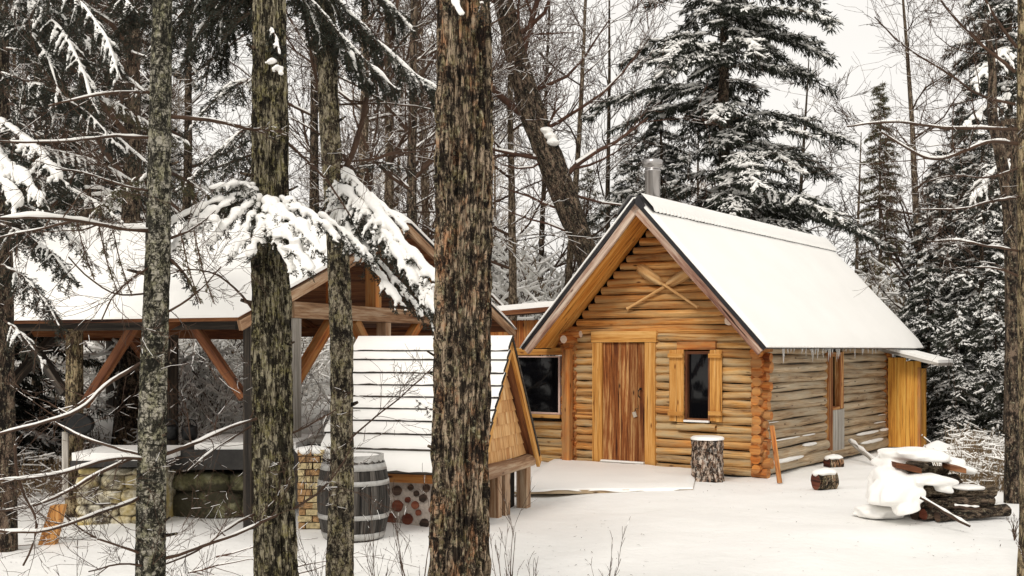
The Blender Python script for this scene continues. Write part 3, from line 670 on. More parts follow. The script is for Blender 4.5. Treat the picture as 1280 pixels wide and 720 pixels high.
mb = MB(); p = [x+ZZ*.002 for x in p[4:]]; p += [x+ZZ*.05 for x in p]; mb.hexa([p[i] for i in (0, 3, 2, 1, 4, 7, 6, 5)]); o = mb.build('snow', [M['snow']], lro); soften(o, .02, 3)

# ------------------------------------------------------------------ doorstep platform and yard things
dk = thing('deck', (1.3, 14.2, 0), 'low plank platform under snow in front of the cabin door', 'deck')
A1 = P3(640, 616, 13.25); A1[2] = 0; B1 = np.array([PX(866, 13.35), 13.35, 0]); A2 = C(W_+.3, -.12, 0); B2 = C(.85, -.14, 0)
mb = MB(); k = 7
for i in range(k):
    t0, t1 = i/k, (i+1)/k-.004
    q = [A1+(A2-A1)*t0, B1+(B2-B1)*t0, B1+(B2-B1)*t1, A1+(A2-A1)*t1]; mb.hexa([x+ZZ*.0 for x in q]+[x+ZZ*.045 for x in q])
mb.build('planks', [M['log_side']], dk)
mb = MB(); nx, ny = 40, 14; T = []
for j in range(ny):
    for i in range(nx):
        s_, t_ = i/(nx-1), j/(ny-1); p = (A1*(1-s_)+B1*s_)*(1-t_)+(A2*(1-s_)+B2*s_)*t_
        e = .25 if (j == 0 or i in (0, nx-1)) else 1.0
        T.append(p+ZZ*(.053+.036*e+.012*mnoise.noise(Vector((p[0]*3, p[1]*3, 1)))+.004*random.random())+(np.array([0, .03*mnoise.noise(Vector((p[0]*4, 0, 0))), 0]) if j == 0 else 0))
T = np.array(T); i, j = np.meshgrid(np.arange(ny-1), np.arange(nx-1), indexing='ij'); q = i*nx+j; mb.add(T, np.stack([q, q+1, q+nx+1, q+nx], -1).reshape(-1, 4))
fr = T[:nx]; fb = fr.copy(); fb[:, 1] -= .012; fb[:, 2] = [.046-.05*max(0, mnoise.noise(Vector((x_*2.6, 3, 0)))+.28) for x_ in fr[:, 0]]; a = np.arange(nx-1); mb.add(np.concatenate([fr, fb]), np.stack([a, a+nx, a+nx+1, a+1], -1))
fr = T[nx-1::nx]; fb = fr.copy(); fb[:, 2] = .051; a = np.arange(ny-1); mb.add(np.concatenate([fr, fb]), np.stack([a, a+ny, a+ny+1, a+1], -1))
mb.build('snow', [M['snow']], dk)
def barky(mb, pts, rad, sides, mat=0, amp=.12, fx=9.0, fz=2.2, seed=0, cap=True, capmat=None, step=None):
    """tube with furrowed bark relief; pts/rad control points resampled"""
    pts = np.asarray(pts, float); L_ = np.concatenate([[0], np.cumsum(np.linalg.norm(np.diff(pts, axis=0), axis=1))])
    n_ = max(4, int(L_[-1]/step)); s_ = np.linspace(0, L_[-1], n_)
    P = np.stack([np.interp(s_, L_, pts[:, k]) for k in range(3)], 1); R = np.interp(s_, L_, rad)
    if len(pts) > 2:
        kern = np.ones(9)/9; w9 = 4
        for k in range(3):
            pp = np.pad(P[:, k], w9, mode='reflect', reflect_type='odd'); P[:, k] = np.convolve(pp, kern, 'valid')
    t = np.gradient(P, axis=0); t /= np.linalg.norm(t, axis=1)[:, None]
    ref = np.array([0, 1., 0]); a = np.cross(t, ref); a /= np.linalg.norm(a, axis=1)[:, None]; b = np.cross(a, t)
    th = np.arange(sides)/sides*2*math.pi; D = np.cos(th)[None, :, None]*a[:, None]+np.sin(th)[None, :, None]*b[:, None]
    disp = np.zeros((n_, sides)); r0 = R.mean()
    cth, sth = np.cos(th), np.sin(th)
    for i in range(n_):
        for j in range(sides):
            q = Vector((cth[j]*fx*r0*4+seed, sth[j]*fx*r0*4, s_[i]*fz)); v1 = mnoise.noise(q); v2 = mnoise.noise(q*2.3+Vector((5, 1, 2))); v3 = mnoise.noise(Vector((cth[j]*1.2+seed, sth[j]*1.2, s_[i]*.9)))
            disp[i, j] = -amp*abs(v1)*1.3+amp*.5*v2+.10*v3
    V = P[:, None]+D*(R[:, None]*(1+disp))[..., None]
    V2 = np.concatenate([V, V[:, :1]], 1); UU = np.stack([np.repeat((np.arange(sides+1)/sides*2*math.pi*r0)[None], n_, 0)+seed, np.repeat(s_[:, None], sides+1, 1)+seed*.7], 2)
    i, j = np.meshgrid(np.arange(n_-1), np.arange(sides), indexing='ij'); q = i*(sides+1)+j
    mb.add(V2.reshape(-1, 3), np.stack([q, q+1, q+sides+2, q+sides+1], -1).reshape(-1, 4), mat, UU.reshape(-1, 2), True)
    if cap:
        vv_ = np.concatenate([[P[-1]], V[-1]]); mb.add(vv_, [(0, 1+m, 1+(m+1) % sides) for m in range(sides)], mat if capmat is None else capmat, None, False)
cb = P3(884, 600, 14.45); cb[2] = 0; t = thing('chopping_block', cb, 'upright bark covered chopping block with flat snow cap below the shuttered window', 'log')
mb = MB(); barky(mb, [cb-ZZ*.05, cb+ZZ*.3, cb+ZZ*.555], [.235, .215, .21], 64, 0, .22, 5, 2.5, 3, True, 1, .012); mb.build('bark_trunk', [M['blockbark'], M['endcut']], t)
mb = MB(); mb.tube([cb+ZZ*.552, cb+ZZ*.575, cb+ZZ*.592], [.215, .212, .19], 24, wob=.03); mb.build('snow_cap', [M['snow']], t)
# leaning plank & sticks
def stick(name, a, b, r, mat, label, cat, snow=0, flat=False, sides=8):
    t = thing(name, a, label, cat); mb = MB(); a = np.asarray(a); b = np.asarray(b)
    if flat:
        d = b-a; s_ = nrm(np.cross(d, [0, 1, 0])); mb.box(a-s_*r, s_*2*r, np.array([0, .03, 0]), d)
    else:
        k = 6; tt = np.linspace(0, 1, k); mb.tube([a+(b-a)*q+ZZ*.01*math.sin(q*7) for q in tt], [r*(1-.25*q) for q in tt], sides, wob=.08)
    o = mb.build('shaft' if not flat else 'board', [mat], t)
    if snow:
        mb = MB(); tt = np.linspace(.04, .96, 7); mb.tube([a+(b-a)*q+ZZ*(r*.8+.01) for q in tt], [snow*(.7+.4*math.sin(q*17)) for q in tt], 7, wob=.2, sq=.7); mb.build('snow', [M['snow']], t)
    return t
stick('leaning_plank', P3(975, 600, 14.35)*np.array([1, 1, 0]), P3(965, 532, 14.7), .03, M['orange'], 'narrow brown plank leaning on the cabin corner logs', 'plank', 0, True)
stick('snowy_pole', P3(1093, 577, 16.2), P3(1062, 551, 17.3), .035, M['greyw'], 'short pole leaning on the side wall with snow along its top', 'pole', .035)
for (px, py, Y, r, ln, lab) in ((1031, 606, 13.9, .115, .26, 'short round log lying in the snow before the side window'), (1042, 578, 16.1, .10, .22, 'pale log block at the foot of the side wall')):
    c_ = P3(px, py, Y); c_[2] = r*.75; t = thing('log_block', c_, lab, 'log'); mb = MB(); dx = nrm([1, .25, 0])
    mb.tube([c_-dx*ln/2, c_, c_+dx*ln/2], r, 16, 0, True, 1, .05); mb.build('log', [M['bark4'], M['cord_red']], t)
    mb = MB(); mb.blobs([c_-dx*ln*.25+ZZ*r*.8, c_+dx*ln*.2+ZZ*r*.85, c_+ZZ*r*.9], r*.95, .5, 0, 10); o = mb.build('snow', [M['snow']], t); melt(o, .015)

# wood pile
rp = random.Random(21); WD = nrm([.93, .30, 0]); WN = nrm([-.30, .93, 0]); wo = np.array([PX(1172, 11.5), 11.5, 0])
caps = []
rows_w = [(6, .05, -.26, .60), (6, .155, -.30, .50), (5, .26, -.30, .42), (5, .365, -.34, .30), (4, .46, -.36, .20)]
nm_r = ['bottom', 'second', 'third', 'fourth', 'top']; nm_c = ['front', 'second from the front', 'third from the front', 'fourth from the front', 'fifth from the front', 'rear']
for ri, (nn_, z_, a_, b_) in enumerate(rows_w):
    for ci in range(nn_):
        r = rp.uniform(.048, .072); dpt = -.30+ci*.135+.085*ri; a0_ = a_+rp.uniform(-.08, .06); b0_ = b_+rp.uniform(-.20, .14); sk = rp.uniform(-.16, .16)
        p0 = wo+WD*a0_+WN*(dpt-sk*.5)+ZZ*(z_+rp.uniform(-.01, .01)); p1 = wo+WD*b0_+WN*(dpt+sk*.5)+ZZ*(z_+rp.uniform(-.015, .02)); kind = rp.choice(['dark', 'dark', 'brown', 'dark'])
        caps.append((p0, p1, r))
        t = thing('firewood_log', p0, {'dark': 'dark wet', 'brown': 'brown barked', 'red': 'reddish'}[kind]+' log in the %s layer of the woodpile, %s' % (nm_r[ri], nm_c[ci]), 'log', 'logs in the snow covered woodpile'); mb = MB()
        tt = np.linspace(0, 1, 7); mb.tube([p0+(p1-p0)*q for q in tt], [r*(1+rp.uniform(-.08, .08)) for q in tt], 9, 0, True, 1, .09, swap=True)
        o = mb.build('log', [M['cord_red'] if kind == 'red' else M['bark_far'] if kind == 'dark' else M['bark_pale'], M['cord_red'] if rp.random() < .2 else M['cord_dark']], t); soften(o, .006)
for (a, b, lab) in (((1120, 585, 11.10), (1152, 592, 11.06), 'brown split board sticking out under the top snow of the woodpile'), ((1188, 588, 11.2), (1208, 592, 11.3), 'squared brown block high on the right shoulder of the woodpile')):
    p0, p1 = P3(*a), P3(*b); t = thing('split_board', p0, lab, 'board'); mb = MB(); mb.box(p0, p1-p0, (0, .22, .01), (0, 0, .05)); o = mb.build('board', [M['red_timber']], t); soften(o, .006)
def blobset(specs, vox, name, mat, parent=None, sides=12, it=5):
    mb = MB()
    rb2 = random.Random(2)
    for (p_, r, sq) in specs:
        mb.blobs([p_], r*.92, sq, 0, sides)
        for q in range(4): mb.blobs([np.asarray(p_)+np.array([rb2.uniform(-.6, .6)*r, rb2.uniform(-.6, .6)*r, rb2.uniform(-.3, .25)*r*sq])], r*rb2.uniform(.5, .8), sq*1.1, 0, sides)
    o = mb.build(name, [mat], parent); melt(o, vox, it); return o
def pillow(mb, c_, a, b, h, tilt=0.0, seed=0, yaw=0.3, nz_=.16):
    """irregular snow cushion: rounded slab with sagging, lumpy outline"""
    nl, na = 22, 40; V = []
    for i in range(nl):
        ph = -math.pi/2+math.pi*i/(nl-1)
        for j in range(na):
            th = 2*math.pi*j/na; v = np.array([math.cos(ph)*math.cos(th), math.cos(ph)*math.sin(th), math.sin(ph)]); q = np.sign(v)*np.abs(v)**.72
            w1 = 1+nz_*2.0*mnoise.noise(Vector((v[0]*1.3+seed, v[1]*1.3, v[2]*.8)))+nz_*.8*mnoise.noise(Vector((v[0]*4+seed, v[1]*4, v[2]*2)))
            x, y, z = q[0]*a*w1, q[1]*b*w1, q[2]*h*(.75 if q[2] < 0 else 1)*(1+.25*mnoise.noise(Vector((v[0]*2, v[1]*2+seed, 3))))
            z -= .10*h*(abs(x/a)**2.5); z += x*tilt
            V.append(c_+np.array([x*math.cos(yaw)-y*math.sin(yaw), x*math.sin(yaw)+y*math.cos(yaw), z]))
    i, j = np.meshgrid(np.arange(nl-1), np.arange(na), indexing='ij'); mb.add(V, np.stack([i*na+j, i*na+(j+1) % na, (i+1)*na+(j+1) % na, (i+1)*na+j], -1).reshape(-1, 4))
mb = MB()
for k, (px, py, Y, a, b, h, tl) in enumerate([
    (1146, 569, 11.40, .36, .24, .075, -.05), (1112, 577, 11.42, .13, .20, .07, .1),
    (1158, 600, 11.12, .27, .16, .062, -.06), (1112, 596, 11.25, .17, .20, .10, 0), (1120, 617, 11.12, .25, .19, .15, .0), (1104, 614, 11.3, .14, .2, .16, 0),
    (1132, 634, 11.02, .13, .12, .075, .25), (1142, 622, 11.00, .10, .09, .09, .3), (1202, 587, 11.60, .15, .13, .05, -.2), (1208, 609, 11.42, .19, .13, .032, -.05),
    (1228, 626, 11.6, .15, .10, .028, -.1), (1190, 577, 11.75, .14, .14, .05, -.25), (1180, 612, 11.12, .08, .08, .04, -.2), (1098, 640, 11.45, .22, .22, .08, 0), (1245, 640, 12.0, .2, .2, .05, 0)]):
    pillow(mb, P3(px, py, Y), a, b, h, tl, k*3.7)
o = mb.build('snow_heap', [M['snow']]); melt(o, .014, 4, .5); tag(o, 'thick cushion of snow lying over the woodpile', 'snow', None, 'stuff')
stick('snowy_branch', P3(1150, 622, 10.8), P3(1213, 659, 10.6), .014, M['twig'], 'thin snowy branch slanting across the front of the woodpile', 'branch', .02)
stick('snowy_stick', P3(1192, 634, 11.0), P3(1225, 636, 11.0), .016, M['twig'], 'short snowy stick poking out right of the woodpile', 'branch', .018)
# snow mound boulder behind pile
c_ = P3(1172, 567, 17.0); mb = MB(); mb.blobs([(c_[0], c_[1], .08), (c_[0]+.2, c_[1]+.1, .04)], .3, .9, 0, 14); o = mb.build('boulder', [M['snow']]); melt(o, .03); tag(o, 'snow capped grey boulder beside the yellow lean-to', 'boulder')

# ------------------------------------------------------------------ timber pavilion on the left
G = nrm([.39, .92, 0]); R_ = nrm([-.92, .39, 0])      # gable direction (away), ridge direction (left-back)
PA = np.array([-2.52, 10.3, 0]); GW = 6.5; RL = 7.5
def Q(g_, r_, z): return PA+G*g_+R_*r_+ZZ*z
pv = thing('timber_pavilion', Q(GW/2, RL/2, 0), 'open timber frame pavilion with braced posts and deep snow on its roof', 'pavilion')
PE, PR = 2.03, 3.24; MIDG = GW/2
def pz(g_): return PR-(PR-PE)*abs(g_-MIDG)/MIDG
# roof deck + snow
rm = MB()
for a, b in ((0, MIDG), (MIDG, GW)):
    p = [Q(a, 0, pz(a)-.06), Q(b, 0, pz(b)-.06), Q(b, RL, pz(b)-.06), Q(a, RL, pz(a)-.06)]; p += [x+ZZ*.05 for x in p]; rm.hexa(p)
pro = rm.build('roof', [M['red_timber']], pv)
mb = MB(); n1, n2 = 70, 60; T = []
for i in range(n1):
    r_ = -.04+(RL+.08)*i/(n1-1)
    for j in range(n2):
        s_ = j/(n2-1); g_ = -.05+(GW+.1)*s_; e = min(1, (min(j, n2-1-j)+.3)/2.5)*min(1, (min(i, n1-1-i)+.4)/2.0)
        T.append(Q(g_, r_, pz(g_)-.008+.17*e*(1+.25*mnoise.noise(Vector((r_, g_, 0))))))
i, j = np.meshgrid(np.arange(n1-1), np.arange(n2-1), indexing='ij'); q = i*n2+j; f_ = np.stack([q, q+1, q+n2+1, q+n2], -1).reshape(-1, 4); mb.add(T, f_)
B = [Q(-.05+(GW+.1)*(k % n2)/(n2-1), -.04+(RL+.08)*(k//n2)/(n1-1), pz(-.05+(GW+.1)*(k % n2)/(n2-1))-.009) for k in range(n1*n2)]
rim = [k*n2 for k in range(n1)]+[(n1-1)*n2+k for k in range(1, n2)]+[k*n2+n2-1 for k in range(n1-2, -1, -1)]+[k for k in range(n2-2, 0, -1)]
m = len(rim); k = np.arange(m); mb.add(np.concatenate([np.array(T)[rim], np.array(B)[rim]]), np.stack([k, k+m, (k+1) % m+m, (k+1) % m], -1)); mb.build('snow', [M['snow']], pro)
def beam(a, b, w2, h2, mat, name, par, up=ZZ):
    a = np.asarray(a, float); b = np.asarray(b, float); d = nrm(b-a); s_ = np.cross(d, up)
    if np.linalg.norm(s_) < .1: s_ = np.cross(d, G)
    s_ = nrm(s_); t_ = np.cross(s_, d); mb = MB(); mb.box(a-s_*w2/2-t_*h2/2, s_*w2, t_*h2, b-a); o = mb.build(name, [mat], par); soften(o, .012); return o
for a, b in ((0, MIDG), (MIDG, GW)):            # barge boards on the gable rake
    beam(Q(a, -.02, pz(a)-.10), Q(b, -.02, pz(b)-.10), .04, .10, M['timber'], 'barge_board', pro)
for r0 in (1.0, 3.2, 5.4, 7.2):
    for a, b in ((.1, MIDG), (MIDG, GW-.1)): beam(Q(a, r0, pz(a)-.14), Q(b, r0, pz(b)-.14), .10, .13, M['red_timber'], 'rafter', pro)
bz = 2.10
for a, b in ((1.1, MIDG), (MIDG, GW-.6)): beam(Q(a, .42, pz(a)-.15), Q(b, .42, pz(b)-.15), .11, .14, M['orange'], 'rafter', pro)
fp0 = Q(0, 0, 0)
# front truss plane (r=.45)
r1 = .45; g1 = 1.55
beam(Q(g1-.08, r1, bz+.03), Q(GW-.6, r1, bz+.03), .15, .17, M['timber'], 'tie_beam', pv)
for g_, mt in ((g1, 'greyw'), (3.5, 'timber'), (GW-.8, 'timber')): beam(Q(g_, r1, -.1), Q(g_, r1, bz-.06), .128, .128, M[mt], 'post', pv)
beam(Q(g1+.05, r1, 1.38), Q(g1+.78, r1, bz-.05), .10, .11, M['orange'], 'brace', pv)
beam(Q(3.42, r1, 1.4), Q(2.8, r1, bz-.05), .10, .11, M['orange'], 'brace', pv)
beam(Q(3.6, r1, 1.4), Q(4.4, r1, bz-.05), .10, .11, M['orange'], 'brace', pv)
beam(Q(MIDG, r1, bz+.1), Q(MIDG, r1, pz(MIDG)-.15), .14, .14, M['orange'], 'king_post', pv)
beam(Q(2.35, r1, bz+.1), Q(2.35, r1, pz(2.35)-.15), .12, .12, M['orange'], 'king_post', pv)
for r_, mts in ((3.5, 'red_timber'), (6.9, 'red_timber')):
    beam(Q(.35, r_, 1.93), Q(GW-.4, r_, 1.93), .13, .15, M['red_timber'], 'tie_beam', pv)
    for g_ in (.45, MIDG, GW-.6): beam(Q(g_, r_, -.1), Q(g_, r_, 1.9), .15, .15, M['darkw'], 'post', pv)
    beam(Q(1.3, r_, 1.88), Q(.5, r_, 1.2), .09, .1, M['darkw'], 'brace', pv)
    beam(Q(2.5, r_, 1.88), Q(3.2, r_, 1.2), .09, .1, M['red_timber'], 'brace', pv)
for g_ in (.42, GW-.55):
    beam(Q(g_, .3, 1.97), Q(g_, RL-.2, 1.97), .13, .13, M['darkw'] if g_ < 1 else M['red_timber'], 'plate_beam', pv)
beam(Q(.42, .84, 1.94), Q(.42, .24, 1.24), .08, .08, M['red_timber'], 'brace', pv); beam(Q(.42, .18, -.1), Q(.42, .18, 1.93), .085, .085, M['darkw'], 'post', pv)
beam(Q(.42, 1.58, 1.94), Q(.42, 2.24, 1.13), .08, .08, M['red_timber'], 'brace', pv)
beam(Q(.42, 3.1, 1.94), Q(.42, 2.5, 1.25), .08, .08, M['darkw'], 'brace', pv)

# ------------------------------------------------------------------ stone hearths and small things under the pavilion
def rubble(mb, px0, px1, py0, py1, Y, depth, size, rs, mat=0, dY=0):
    """courses of irregular stones; front face at Y"""
    X0, X1, z0, z1 = PX(px0, Y), PX(px1, Y), -.02, PZ(py0, Y)
    z = z0
    while z < z1-.02:
        hgt = min(size*rs.uniform(.55, .95), z1-z); x = X0
        while x < X1-.03:
            wd = min(size*rs.uniform(.8, 1.9), X1-x); c_ = np.array([x+wd/2, Y+dY*(x-X0)/(X1-X0)+.06+rs.uniform(-.02, .02), z+hgt/2])
            nl, na = 7, 12; Vv = []
            for i in range(nl):
                ph = -math.pi/2+math.pi*i/(nl-1)
                for j in range(na):
                    th = 2*math.pi*j/na; v = np.array([math.cos(ph)*math.cos(th), math.cos(ph)*math.sin(th), math.sin(ph)]); v = np.sign(v)*np.abs(v)**.55
                    nn = 1+.14*mnoise.noise(Vector(v*1.7)+Vector(c_*5)); Vv.append(c_+v*np.array([wd*.52, .10, hgt*.53])*nn)
            i, j = np.meshgrid(np.arange(nl-1), np.arange(na), indexing='ij'); mb.add(Vv, np.stack([i*na+j, i*na+(j+1) % na, (i+1)*na+(j+1) % na, (i+1)*na+j], -1).reshape(-1, 4), mat)
            x += wd
        z += hgt
    mb.box((X0+.02, Y+.08, 0), (X1-X0-.04, dY, 0), (0, depth, 0), (0, 0, z1-.02), mat)
rs = random.Random(4)
t = thing('stone_hearth', P3(140, 655, 10.9)*[1, 1, 0], 'tan rubble stone hearth with a snow covered slab left of the spotted trunk', 'hearth')
mb = MB(); rubble(mb, 96, 200, 585, 655, 10.9, .7, .17, rs); mb.build('stone_base', [M['stone']], t)
mb = MB(); p = [PX(88, 10.7), 10.7, PZ(584, 10.7)]; mb.box(p, (PX(205, 10.7)-p[0], 0, 0), (0, .9, 0), (0, 0, .06)); o = mb.build('slab', [M['slab']], t); soften(o, .01)
mb = MB(); mb.box([p[0]+.01, p[1]+.01, p[2]+.061], (PX(203, 10.7)-p[0], 0, 0), (0, .88, 0), (0, 0, .075)); o = mb.build('snow', [M['snow']], t); soften(o, .035, 4)
t = thing('stone_counter', P3(265, 640, 11.4)*[1, 1, 0], 'mossy stone counter with a long dark stone top between two trunks', 'counter')
mb = MB(); rubble(mb, 214, 335, 592, 640, 11.4, .8, .42, rs); mb.build('stone_base', [M['moss_stone']], t)
mb = MB(); p = [PX(205, 11.25), 11.25, PZ(587, 11.25)]; mb.box(p, (PX(372, 11.25)-p[0], 0, 0), (0, 1.2, 0), (0, 0, .20)); o = mb.build('counter_top', [M['slab']], t); soften(o, .015)
mb = MB(); mb.box([p[0]+.3, p[1]+.02, p[2]+.201], (PX(372, 11.25)-p[0]-.32, 0, 0), (0, 1.15, 0), (0, 0, .07)); o = mb.build('snow', [M['snow']], t); soften(o, .035, 4)
for (px, lab) in ((213, 'small black iron pot standing left on the stone counter'), (237, 'black iron kettle standing on the snowy stone counter')):
    q = P3(px, 0, 11.7); z0 = PZ(587, 11.25)+.2+.06; t = thing('iron_pot', (q[0], 11.7, z0), lab, 'pot'); mb = MB()
    pr = [(0, .05), (.02, .075), (.07, .085), (.12, .078), (.14, .08), (.15, .05), (.165, .015), (.18, .012)]
    mb.tube([(q[0], 11.7, z0+a) for a, _ in pr], [b for _, b in pr], 20, ph=0); mb.build('body', [M['iron']], t)
    mb = MB(); mb.tube([(q[0]-.08*math.cos(a), 11.7, z0+.12+.1*math.sin(a)) for a in np.linspace(0, math.pi, 10)], .006, 6); mb.build('handle', [M['iron']], t)
# log post with a round dark pan
lp = Q(.42, 2.37, 0); t = thing('log_post', lp, 'upright peeled log post holding up a black pan at far left', 'post')
mb = MB(); barky(mb, [lp-ZZ*.1, lp+ZZ*.9, lp+ZZ*1.92], [.098, .092, .086], 28, 0, .10, 6, 1, 5, True, 1, .03); mb.build('log', [M['bark5'], M['endcut']], t)
mb = MB(); p = P3(81, 540, 11.42); mb.box([p[0]-.03, 11.42, .2], (.06, 0, 0), (0, .03, 0), (0, 0, PZ(540, 11.42)-.2)); mb.build('grey_board', [M['greyw']], t)
pp = P3(99, 530, 11.38); t = thing('iron_pan', pp, 'round black iron pan hanging on the log post', 'pan'); mb = MB()
mb.tube([pp+np.array([-.02, .10, 0]), pp+np.array([-.01, .03, 0]), pp+np.array([0, -.02, 0]), pp+np.array([0, -.025, 0])], [.10, .15, .16, .135], 24, sq=.72, ph=0); mb.build('bowl', [M['iron']], t)
mb = MB(); mb.tube([pp+np.array([-.13, 0, .0]), pp+np.array([-.2, .01, .03]), pp+np.array([-.28, .02, .04])], .012, 8); mb.build('handle', [M['iron']], t)
# split log leaning
a = P3(57, 690, 9.7); a[2] = 0; b = P3(70, 632, 9.75); mb = MB(); sv = np.array([.065, .02, 0])
mb.hexa([a-sv, a+sv, a+sv*.8+[0, .12, 0], a-sv*.8+[0, .12, 0], b-sv*.7, b+sv*.9, b+sv*.8+[0, .10, 0], b-sv*.6+[0, .10, 0]]); o = mb.build('split_log', [M['split']]); soften(o, .01); tag(o, 'freshly split orange log end standing in the snow at far left', 'log')
# brick pillar
t = thing('brick_pillar', P3(388, 675, 10.6)*[1, 1, 0], 'rough brick pillar with a snow cap left of the barrel', 'pillar')
mb = MB(); x0, x1 = PX(372, 10.5), PX(405, 10.5); z = -.03; k = 0; zt = PZ(562, 10.5)
while z < zt-.04:
    x = x0-(k % 2)*.07
    while x < x1-.02:
        a_, b_ = max(x, x0), min(x+.14, x1)
        if b_-a_ > .03: mb.box([a_+.005+rs.uniform(-.006, .006), 10.5+rs.uniform(-.012, .012), z], (b_-a_-.01, 0, 0), (0, .25, 0), (0, 0, .052), int(rs.random() < .5))
        x += .14
    z += .062; k += 1
mb.box([x0+.02, 10.53, -.03], (x1-x0-.04, 0, 0), (0, .2, 0), (0, 0, zt-.02), 2); o = mb.build('brickwork', [M['brick'], M['brick2'], M['interior']], t); soften(o, .006)
mb = MB(); mb.blobs([((x0+x1)/2, 10.6, zt-.01), ((x0+x1)/2-.06, 10.58, zt-.02), ((x0+x1)/2+.06, 10.6, zt-.02)], .11, .45, 0, 12); o = mb.build('snow_cap', [M['snow']], t); melt(o, .012)
# grey box behind
t = thing('wooden_bin', P3(385, 600, 12.2)*[1, 1, 0], 'dark wooden bin with a grey snowy lid behind the brick pillar', 'bin'); q = P3(366, 546, 12.0); mb = MB()
mb.box([q[0], 12.0, 0], (PX(420, 12)-q[0], 0, 0), (0, .5, 0), (0, 0, q[2]-.08)); mb.build('body', [M['darkw']], t); mb = MB(); mb.box([q[0]-.03, 11.96, q[2]-.078], (PX(425, 12)-q[0], 0, 0), (0, .56, 0), (0, 0, .06)); o = mb.build('lid', [M['greyw']], t); soften(o, .008)
# barrel
bc = np.array([PX(442, 10.15), 10.15, 0]); t = thing('wooden_barrel', bc, 'weathered grey wooden barrel with galvanised hoops below the plank roof', 'barrel')
hB = .74; R0 = .262; R1 = .325; mb = MB(); ns = 20; zz = np.linspace(0, hB, 15)
def br(z): q = (z/hB-.5)*2; return R1-(R1-R0)*q*q
for k in range(ns):
    t0, t1 = 2*math.pi*(k+.03)/ns, 2*math.pi*(k+.97)/ns; rows = []
    for z in zz:
        for th in (t0, (t0+t1)/2, t1): r = br(z)+(.004 if th not in (t0, t1) else -.001); rows.append(bc+np.array([r*math.cos(th), r*math.sin(th), z]))
    i, j = np.meshgrid(np.arange(14), np.arange(2), indexing='ij'); q = i*3+j; uv = [(z+k*3.3, th*.3+k*1.7) for z in zz for th in (t0, (t0+t1)/2, t1)]
    mb.add(rows, np.stack([q, q+1, q+4, q+3], -1).reshape(-1, 4), 0, uv, True)
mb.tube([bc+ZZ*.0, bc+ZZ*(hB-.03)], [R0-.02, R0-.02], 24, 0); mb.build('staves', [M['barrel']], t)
for z, hw in ((.045, .03), (.22, .022), (.52, .022), (.66, .03)):
    mb = MB(); mb.tube([bc+ZZ*(z-hw), bc+ZZ*(z-hw+.001), bc+ZZ*(z+hw-.001), bc+ZZ*(z+hw)], [br(z-hw)-.01, br(z-hw)+.008, br(z+hw)+.008, br(z+hw)-.01], 48, 0, False, ph=0); mb.build('hoop', [M['hoop']], t)
mb = MB(); mb.tube([bc+ZZ*(hB-.03), bc+ZZ*(hB-.01), bc+ZZ*(hB+.012)], [R0-.01, R0-.01, R0-.03], 32, ph=0); mb.build('snow', [M['snow']], t)
mb = MB(); 
for k in range(36):
    a = 2*math.pi*k/36; b = 2*math.pi*(k+1)/36
    p = [bc+np.array([r*math.cos(x), r*math.sin(x), z]) for z in (hB-.05, hB+.022) for (r, x) in ((R0-.012, a), (R0+.012, a), (R0+.012, b), (R0-.012, b))]
    mb.hexa([p[i] for i in (0, 1, 2, 3, 4, 5, 6, 7)])
mb.build('rim', [M['hoop']], t)

# ------------------------------------------------------------------ A-frame shed with plank roof and cordwood base
SR = nrm([-.955, .295, 0]); SG = nrm([.295, .955, 0])
apx = np.array([PX(636, 11.5), 11.5, 0]); HW = 1.02; ZA, ZE = 1.84, .56; LNs = 1.62
def A(g_, r_, z): return apx+SG*g_+SR*r_+ZZ*z
sh = thing('a_frame_shed', A(0, LNs/2, 0), 'small steep A-frame shed with snowy plank roof and shingled gable', 'shed')
def az_(g_): return ZA-(ZA-ZE)*abs(g_)/HW
nlv = nrm(np.cross(A(-HW, 0, ZE)-A(0, 0, ZA), SR)); nlv = nlv if nlv[2] > 0 else -nlv
rb = MB(); sb = MB(); nb = 10
edges = [0.0, .06, .145, .2, .30, .395, .49, .58, .67, .765, .87, 1.03]
edges = [0, .115, .185, .29, .385, .475, .565, .655, .75, .86, 1.02]
for k in range(len(edges)-1):
    s0, s1 = edges[k], edges[k+1]+.03; a0 = -HW*s0; a1 = -HW*s1
    lo = .015; hi = .03                                  # lower edge lifted: lapped boards
    e0 = -.06+random.uniform(-.012, .012); e1 = LNs+.04+random.uniform(-.012, .012)
    p = [A(a1, e0, az_(a1)), A(a1, e1, az_(a1)), A(a0, e1, az_(a0)), A(a0, e0, az_(a0))]
    off = [nlv*(.042), nlv*(.042), nlv*(0.0), nlv*(0.0)]
    q = [x+o_ for x, o_ in zip(p, off)]; rb.hexa([q[i] for i in (0, 3, 2, 1)]+[q[i]+nlv*.022 for i in (0, 3, 2, 1)])
    # snow on the board
    n_ = 40; T = []
    for i in range(n_):
        r_ = e0+(e1-e0)*i/(n_-1)
        for j, ss in enumerate((0, .08, .5, .9, 1.0)):
            a = a0+(a1-a0)*ss*(.955+.05*mnoise.noise(Vector((r_*7, k*3, 0)))+.02*mnoise.noise(Vector((r_*25, k*3, 4)))); hgt = (.022+.042*ss)+[.0, .022, .03, .03, .004][j]*(.8+.3*mnoise.noise(Vector((r_*3, k, j))))
            T.append(A(a, r_, az_(a))+nlv*hgt)
    i, j = np.meshgrid(np.arange(n_-1), np.arange(4), indexing='ij'); q_ = i*5+j; sb.add(T, np.stack([q_, q_+1, q_+6, q_+5], -1).reshape(-1, 4))
